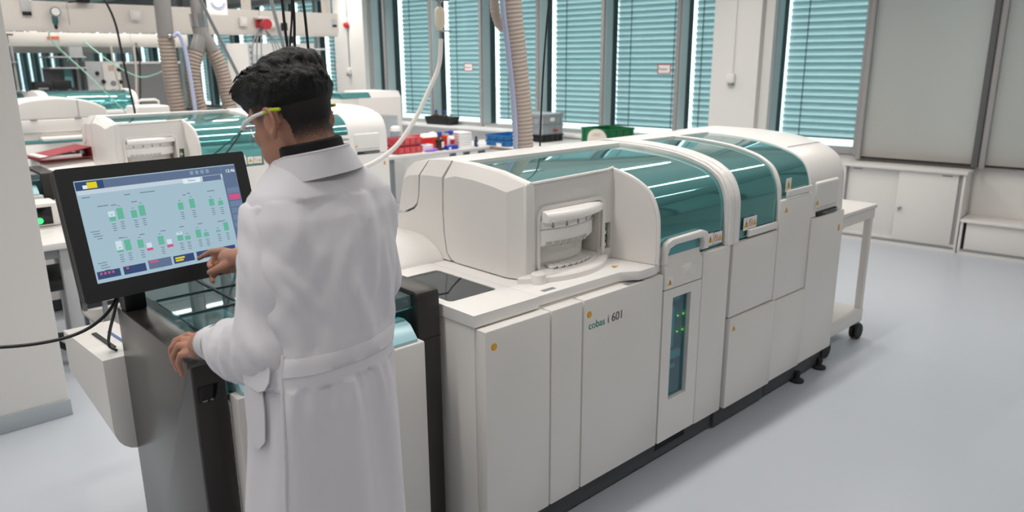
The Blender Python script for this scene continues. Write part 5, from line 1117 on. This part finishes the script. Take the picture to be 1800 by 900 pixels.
def finger(g, pts, r0, r1):
    n = len(pts); limb(g, [V3(p) for p in pts], [r0+(r1-r0)*i/(n-1) for i in range(n)], 12)
# left hand wraps the corner of the near upright
LKN = [(-1.838, .634, .997), (-1.822, .616, 1.000), (-1.806, .601, .997), (-1.789, .590, .988)]
LF = [[LKN[0], (-1.890, .612, 1.002), (-1.919, .588, .984), (-1.926, .5755, .952)],
      [LKN[1], (-1.872, .590, 1.002), (-1.899, .570, .974), (-1.901, .5715, .936)],
      [LKN[2], (-1.850, .574, .995), (-1.872, .5645, .962), (-1.871, .571, .924)],
      [LKN[3], (-1.824, .567, .980), (-1.841, .564, .952), (-1.839, .571, .920)]]
limb(g, [LW, V3((-1.752, .600, 1.026)), V3((-1.785, .606, 1.012))], [.030, .029, .028])
for k, (kn, r) in enumerate(zip(LKN, (.0135, .0138, .013, .012))): limb(g, [V3((-1.748, .603+.011*(1.5-k), 1.022)), V3((-1.786, .608+.013*(1.5-k), 1.013)), V3(kn)], [.016, .016, r])
ell(g, (-1.790, .612, 1.000), (.038, .030, .015))
for f, r in zip(LF, (.0100, .0104, .0100, .0090)): finger(g, f, r+.0012, r-.0018)
finger(g, [(-1.762, .630, 1.014), (-1.80, .655, .992), (-1.838, .667, .970), (-1.866, .664, .959)], .016, .009)
# right hand: index finger on the glass
TIP = V3((-2.181, .763, 1.1225)); KI = V3((-2.085, .797, 1.158))
limb(g, [RW, RW.lerp(V3((-2.03, .795, 1.148)), .5), V3((-2.045, .793, 1.145))], [.028, .027, .024])
RKN = [KI, V3((-2.088, .803, 1.139)), V3((-2.082, .802, 1.119)), V3((-2.070, .798, 1.102))]
for k, kn in enumerate(RKN): limb(g, [V3((-1.99, .806, 1.160-.008*k)), kn], [.015, .0122])
ell(g, (-2.04, .800, 1.135), (.040, .014, .034), None, 18, 12, Matrix.Rotation(.3, 4, 'Y'))
finger(g, [KI, KI.lerp(TIP, .42)+V3((0, 0, .008)), KI.lerp(TIP, .74)+V3((0, 0, .004)), TIP], .0110, .0068)
for kn, dz, r in ((RKN[1], -.004, .0098), (RKN[2], -.006, .0092), (RKN[3], -.006, .0085)):
    finger(g, [kn, kn+V3((-.034, -.012, dz)), kn+V3((-.030, -.034, dz-.020)), kn+V3((-.004, -.040, dz-.020))], r+.001, r-.001)
finger(g, [(-2.005, .785, 1.138), (-2.028, .766, 1.124), (-2.052, .754, 1.112), (-2.070, .750, 1.106)], .0150, .0088)
# legs
for s in (1, -1):
    hip = V3((-1.425, .742, .86)) + BL*(.09*s); kn_ = V3((-1.44, .742, .48)) + BL*(.10*s); an = V3((-1.425, .745, .09)) + BL*(.11*s)
    limb(g, [hip, kn_, an], [.085, .056, .040]); ell(g, an + BF*.07 - V3((0, 0, .045)), (.10, .042, .04), None, 16, 10, Matrix.Rotation(math.atan2(BF.y, BF.x), 4, 'Z'))
body = part('body', voxel(g, .0042, 3), skin, P, 70)
# trousers and shoes (mostly under the coat)
g = G()
for s in (1, -1):
    hip = V3((-1.425, .742, .88)) + BL*(.085*s); kn_ = V3((-1.44, .742, .48)) + BL*(.10*s); an = V3((-1.425, .745, .10)) + BL*(.11*s)
    limb(g, [hip, kn_, an], [.10, .074, .062])
part('trousers', voxel(g, .012, 3), mat('trousers_dark', '#23262c', .8), P)
for s in (1, -1):
    g = G(); an = V3((-1.425, .745, 0)) + BL*(.11*s); R = Matrix.Rotation(math.atan2(BF.y, BF.x), 4, 'Z')
    ell(g, an + BF*.07 + V3((0, 0, .046)), (.135, .050, .045), None, 20, 12, R); ell(g, an + V3((0, 0, .07)), (.06, .05, .055)); part('shoe', voxel(g, .008, 2), black, P)
# ---- lab coat
def fold(co, n):
    z = co.z; rel = V3((co.x, co.y, 0)) - V3((-1.44, .75, 0)); lat = rel.dot(BL); dep = rel.dot(BF)
    d = 0.0
    ang = math.atan2(dep, lat)
    if z < 1.03: d += .0035*math.sin(ang*22 + 3*noise.noise(V3((ang*3, z*2, 1))))*max(0, 1-(1.03-z)/.10) + .013*noise.noise(V3((ang*2.6, z*.8, 3.1)))
    for l0, z0_, l1, z1_, A_, sg in ((.150, 1.33, .085, 1.13, .010, .013), (.125, 1.30, .03, 1.12, .008, .014), (.165, 1.27, .13, 1.10, .008, .010), (.05, 1.36, .10, 1.27, .006, .014), (-.11, 1.34, -.07, 1.14, .008, .016), (-.02, 1.26, -.03, 1.10, .006, .014), (-.15, 1.30, -.12, 1.10, .007, .012)):
        ux, uz = l1-l0, z1_-z0_; tt = max(0, min(1, ((lat-l0)*ux+(z-z0_)*uz)/(ux*ux+uz*uz))); dd_ = math.hypot(lat-l0-tt*ux, z-z0_-tt*uz)
        if dep < .03: d += A_*math.exp(-(dd_/sg)**2)*math.sin(PI*min(1, tt+.12))
    if 1.06 < z < 1.40:
        w = min(1, (z-1.06)/.05)
        d += w*(.012*noise.noise(V3((lat*10+dep*5+z*2, z*2.4, 7.7))) + .010*noise.noise(V3((lat*17-z*5, z*4+lat*12, 2.3))) + .004*noise.noise(V3((lat*30+z*18, z*12, 5.0))))
    return d
def sleeve_fold(co, n):
    t1 = (co-LS).dot(LE-LS)/(LE-LS).length_squared; t2 = (co-LE).dot(LW-LE)/(LW-LE).length_squared
    d = 0.0
    dl = min((co-LS.lerp(LE, max(0, min(1, t1)))).length, (co-LE.lerp(LW, max(0, min(1, t2)))).length)
    if dl < .105:
        w = 1.0 if co.x < -1.40 else .8
        d = .011*noise.noise(V3((co.x*14+co.z*9, co.y*8, co.z*10))) + .009*noise.noise(V3((co.x*8, co.y*20+co.z*7, co.z*20+co.x*18))) + .004*math.sin(t2*30+4*noise.noise(co*9))*max(0, 1-abs(t2-.25)*2.2)
    return d
g = G(); tors(g)
ell(g, LS + V3((.004, .060, .004)), (.064, .070, .052)); ell(g, RS + V3((.0, -.06, .006)), (.066, .075, .052))
coat = part('lab_coat', voxel(g, .0068, 5, fold), coat_m, P, 70)
def sleeve(S, E, Wr, top):
    g = G(); A = S.lerp(E, .35); B = S.lerp(E, .72); C = E.lerp(Wr, .22) + V3((0, 0, -.014)); D = E.lerp(Wr, .52) + V3((0, 0, -.006)); Z = Wr - (Wr-E).normalized()*.088
    limb(g, [top, S, A, B, E], [.050, .060, .071, .073, .074], 20); limb(g, [E, C, D, Z], [.074, .076, .066, .046], 20)
    return part('sleeve', voxel(g, .0062, 4, sleeve_fold), coat_m, coat, 70)
sleeve(LS, LE, LW, LS + V3((-.002, .045, .012))); sleeve(RS, RE, RW, RS + V3((0, -.05, .012)))
# neck opening: stand-up collar, knit collar
def ring_at(c, nrm, r1, r2, n=28, ax=None):
    nrm = nrm.normalized(); a = (ax or BL) - nrm*(ax or BL).dot(nrm); a.normalize(); b_ = nrm.cross(a)
    return [c + a*(r1*math.cos(2*PI*i/n)) + b_*(r2*math.sin(2*PI*i/n)) for i in range(n)]
nc0, nc1 = V3((-1.516, .814, 1.440)), V3((-1.526, .805, 1.508)); nd = (nc1-nc0).normalized()
g = G(); g.loft([ring_at(nc0, nd, .076, .076), ring_at(nc0.lerp(nc1, .5), nd, .073, .073), ring_at(nc1, nd, .070, .070), ring_at(nc1+nd*.004, nd, .064, .064), ring_at(nc0, nd, .058, .058)], cap=False)
part('knit_collar', (lambda m_: (g.bm.to_mesh(m_), g.bm.free(), m_)[2])(bpy.data.meshes.new('knit')), knit, P, 50)
# shirt collar: band open at the throat, with two points
g = G(); n = 36; R0, R1, R2, R3 = [], [], [], []
cb, ct = V3((-1.516, .815, 1.436)), V3((-1.524, .809, 1.490)); cd = (ct-cb).normalized()
a_ = BL - cd*BL.dot(cd); a_.normalize(); b_ = cd.cross(a_); b_ = b_ if b_.dot(BF) > 0 else -b_
for i in range(n+1):
    th = math.radians(-250 + 320*i/n)         # leaves the throat open
    c, s = math.cos(th), math.sin(th); front = max(0, s)
    ro, rt = .092+.012*front, .080+.020*front
    lift = -.018*front
    R0.append(cb + a_*(ro*c) + b_*(ro*s)); R1.append(ct + cd*lift + a_*(rt*c) + b_*(rt*s))
    R2.append(cb + a_*((ro+.016+.02*front)*c) + b_*((ro+.002+.04*front)*s) - cd*(.002+.024*front)); 
g.loft([R0, R1], cap=False, closed=False); g.loft([R1, [p+(q-p)*.02+cd*.002 for p, q in zip(R1, R2)], R2], cap=False, closed=False)
bmesh.ops.solidify(g.bm, geom=g.bm.faces[:], thickness=.0035)
col = obj('collar', g, coat_m, coat, ang=60)
# back belt, side seam, hanging strap, cuffs
def at_z(z):
    q = next((a, b_2) for a, b_2 in zip(TOR, TOR[1:]) if a[0] <= z <= b_2[0]); f = (z-q[0][0])/(q[1][0]-q[0][0]); qq = [q[0][i]+(q[1][i]-q[0][i])*f for i in range(6)]; qq[0] = z; return qq
def on_coat(t_, z, out=.004):
    q = at_z(z); c, s_ = math.cos(t_), math.sin(t_); c = math.copysign(abs(c)**.86, c); s_ = math.copysign(abs(s_)**.86, s_)
    r_ = BL*(q[3]*c) + BF*((q[4] if s_ > 0 else q[5])*s_)
    p = V3((q[1], q[2], z)) + r_; n_ = r_.normalized()
    return p + n_*(out + fold(p, n_))
def band(name, t0, t1, rows, par, n=60, thick=.002):
    g = G(); R_ = []
    for zf, out in rows: R_.append([on_coat(math.radians(t0+(t1-t0)*i/n), zf, out) for i in range(n+1)])
    g.loft(R_, cap=False, closed=False); bmesh.ops.solidify(g.bm, geom=g.bm.faces[:], thickness=thick); return obj(name, g, coat_m, par, ang=50)
band('back_belt', -27, -205, [(1.057, .0005), (1.058, .0016), (1.075, .002), (1.092, .0016), (1.093, .0005)], coat)
g = G(); g.tube([on_coat(math.radians(-27), z, .001) for z in (1.10, 1.07, 1.03, .98, .92, .86, .80, .74, .68, .60, .48)], .0035, 6); obj('side_seam', g, coat_m, coat)
def flat(name, t0, t1, zs, par, out):
    g = G(); A, B = [], []
    for z, k in zs:
        m_ = (t0+t1)/2; h = (t1-t0)/2*k; A.append(on_coat(math.radians(m_-h), z, out)); B.append(on_coat(math.radians(m_+h), z, out))
    g.loft([A, B], cap=False, closed=False); bmesh.ops.solidify(g.bm, geom=g.bm.faces[:], thickness=.003); return obj(name, g, coat_m, par, ang=50)
flat('belt_strap', 11, -9, [(1.03, .9), (.99, .9), (.95, .85), (.925, .8), (.908, .2)], coat, .007)
flat('belt_tab', 14, -20, [(1.088, .75), (1.075, .95), (1.052, .95), (1.036, .7), (1.028, .15)], coat, .012)
for E_, W_ in ((LE, LW), (RE, RW)):
    d_ = (W_-E_).normalized(); g = G(); c0 = W_ - d_*.075; cc_ = W_ - d_*.018
    g.loft([ring_at(c0, d_, .046, .046, 24, V3((0, 0, 1))), ring_at(W_ - d_*.046, d_, .043, .043, 24, V3((0, 0, 1))), ring_at(cc_, d_, .036, .036, 24, V3((0, 0, 1))), ring_at(cc_ + d_*.002, d_, .032, .032, 24, V3((0, 0, 1))), ring_at(c0, d_, .030, .030, 24, V3((0, 0, 1)))], cap=False)
    tag(obj('cuff', g, cuff_m, coat, ang=60), 'ribbed knit cuff')
# ---- hair
g = G()
ell(g, (-.002, 0, .056), (.108, .085, .074), HM, 28, 18); ell(g, (-.030, 0, .045), (.091, .084, .078), HM, 28, 18); ell(g, (.052, 0, .078), (.058, .074, .046), HM, 24, 14)
ell(g, (-.05, 0, .094), (.060, .062, .036), HM); ell(g, (.074, .010, .072), (.030, .058, .030), HM); ell(g, (-.078, -.01, .082), (.036, .05, .036), HM)
HMi = HM.inverted()
def hair_d(co, n):
    p = HMi @ co
    w = max(0, min(1, (p.z-.0)/.06))
    return w*(.008*noise.noise(V3((p.x*10+p.z*10, p.y*26, p.z*14))) + .0045*noise.noise(V3((p.x*13, p.y*95+p.x*30, p.z*50))) + .003*noise.noise(V3((p.x*24, p.y*210+p.x*60, p.z*110))))
part('hair', voxel(g, .0036, 2, hair_d), hair_m, P, 80)
g = G()
random.seed(4)
for k in range(130):      # loose locks give the top its ragged outline
    th = random.uniform(-1.0, 1.0); ph = random.uniform(-1.2, 1.3)
    x0, y0 = -.095*math.sin(ph), .068*th; z0 = .050+.074*math.sqrt(max(.02, 1-(x0/.120)**2-(y0/.090)**2))
    dx = random.uniform(.020, .045); dx = min(dx, .084-x0); dy = random.uniform(-.010, .010); dz = random.uniform(.001, .009)
    p0, p1, p2 = (x0, y0, z0-.006), (x0+dx*.5, y0+dy*.5, z0+dz*.9+.001), (x0+dx, y0+dy, z0+dz*.5-.006)
    g.tube([HM @ V3(q) for q in (p0, tuple((a+b_3)/2 for a, b_3 in zip(p0, p1)), p1, tuple((a+b_3)/2 for a, b_3 in zip(p1, p2)), p2)], [.0030, .0034, .0030, .0022, .0006], 6)
tag(obj('hair_locks', g, hair_m, P, ang=80), kind='stuff')
# clipped sides and nape: a stubble shell that thins out downwards
fade = mat('hair_stubble', '#171211', .75)
nt = fade.node_tree; b = nt.nodes['Principled BSDF']; tc = nt.nodes.new('ShaderNodeTexCoord'); nz = nt.nodes.new('ShaderNodeTexNoise'); nz.inputs['Scale'].default_value = 900
at_ = nt.nodes.new('ShaderNodeAttribute'); at_.attribute_name = 'cover'; ad = nt.nodes.new('ShaderNodeMath'); ad.operation = 'ADD'; rp = nt.nodes.new('ShaderNodeMapRange'); rp.inputs[1].default_value = .80; rp.inputs[2].default_value = 1.15
nt.links.new(tc.outputs['Object'], nz.inputs['Vector']); nt.links.new(nz.outputs['Fac'], ad.inputs[0]); nt.links.new(at_.outputs['Fac'], ad.inputs[1]); nt.links.new(ad.outputs[0], rp.inputs[0]); nt.links.new(rp.outputs[0], b.inputs['Alpha'])
g = G()
bm_ = bmesh.new(); bm_.from_mesh(body.data); MB_ = P.matrix_basis
bmesh.ops.delete(bm_, geom=[v for v in bm_.verts if not (lambda p: -.125 < p.z < .06 and p.x < .055-.25*max(0, -.02-p.z) and abs(p.y) < .10 and p.x > -.16)(HMi @ (MB_ @ v.co)) or (MB_ @ v.co - V3((-1.54, .80, 1.46))).length < .06], context='VERTS')
bm_.normal_update()
for v in bm_.verts: v.co = MB_ @ (v.co + v.normal*.0012)
cov = []
for v in bm_.verts:
    p = HMi @ v.co
    lim = -.110 if p.x < -.045 else (-.050 if p.x < -.02 else -.035)
    ear = (abs(p.y) > .081 and abs(p.x+.020) < .034 and -.066 < p.z < .018) or (abs(p.x+.018) < .020 and -.06 < p.z < .012 and abs(p.y) > .07)
    c_ = max(0, min(1, (p.z-lim)/.12))**.8
    if p.x > .03: c_ *= max(0, 1-(p.x-.03)/.022)
    cov.append(0.0 if ear else c_*1.05)
me = bpy.data.meshes.new('fade'); bm_.to_mesh(me); bm_.free()
at = me.attributes.new('cover', 'FLOAT', 'POINT'); at.data.foreach_set('value', cov)
part('clipped_hair', me, fade, P, 80)
# ---- safety glasses
gw = mat('glasses_white', '#efeeee', .3); gl_ = mat('glasses_lime', '#b9cf1f', .35)
lens = pane_mat('lens_clear', (.93, .95, .97, 1), .10)
g = G()
for sy in (1, -1):
    g.use(0).tube([hp(.090, sy*.066, .000), hp(.060, sy*.080, .004), hp(.020, sy*.0865, .006), hp(-.015, sy*.0865, .004)], [.0050, .0048, .0042, .0040], 8)
    g.use(1).tube([hp(-.015, sy*.0865, .004), hp(-.035, sy*.0855, .002), hp(-.060, sy*.083, -.004)], [.0042, .0044, .0034], 8)
g.use(0).tube([hp(.090, .066, .000), hp(.112, .045, .006), hp(.120, 0, .008), hp(.112, -.045, .006), hp(.090, -.066, .000)], [.005, .004, .0035, .004, .005], 8)
gs = obj('safety_glasses', g, [gw, gl_], P, ang=60)
g = G()
A = [hp(.090, .067, .002), hp(.112, .045, .006), hp(.120, 0, .008), hp(.112, -.045, .006), hp(.090, -.067, .002)]; B = [hp(.082, .066, -.036), hp(.104, .045, -.040), hp(.118, 0, -.024), hp(.104, -.045, -.040), hp(.082, -.066, -.036)]
g.loft([A, B], cap=False, closed=False); obj('lens', g, lens, gs)
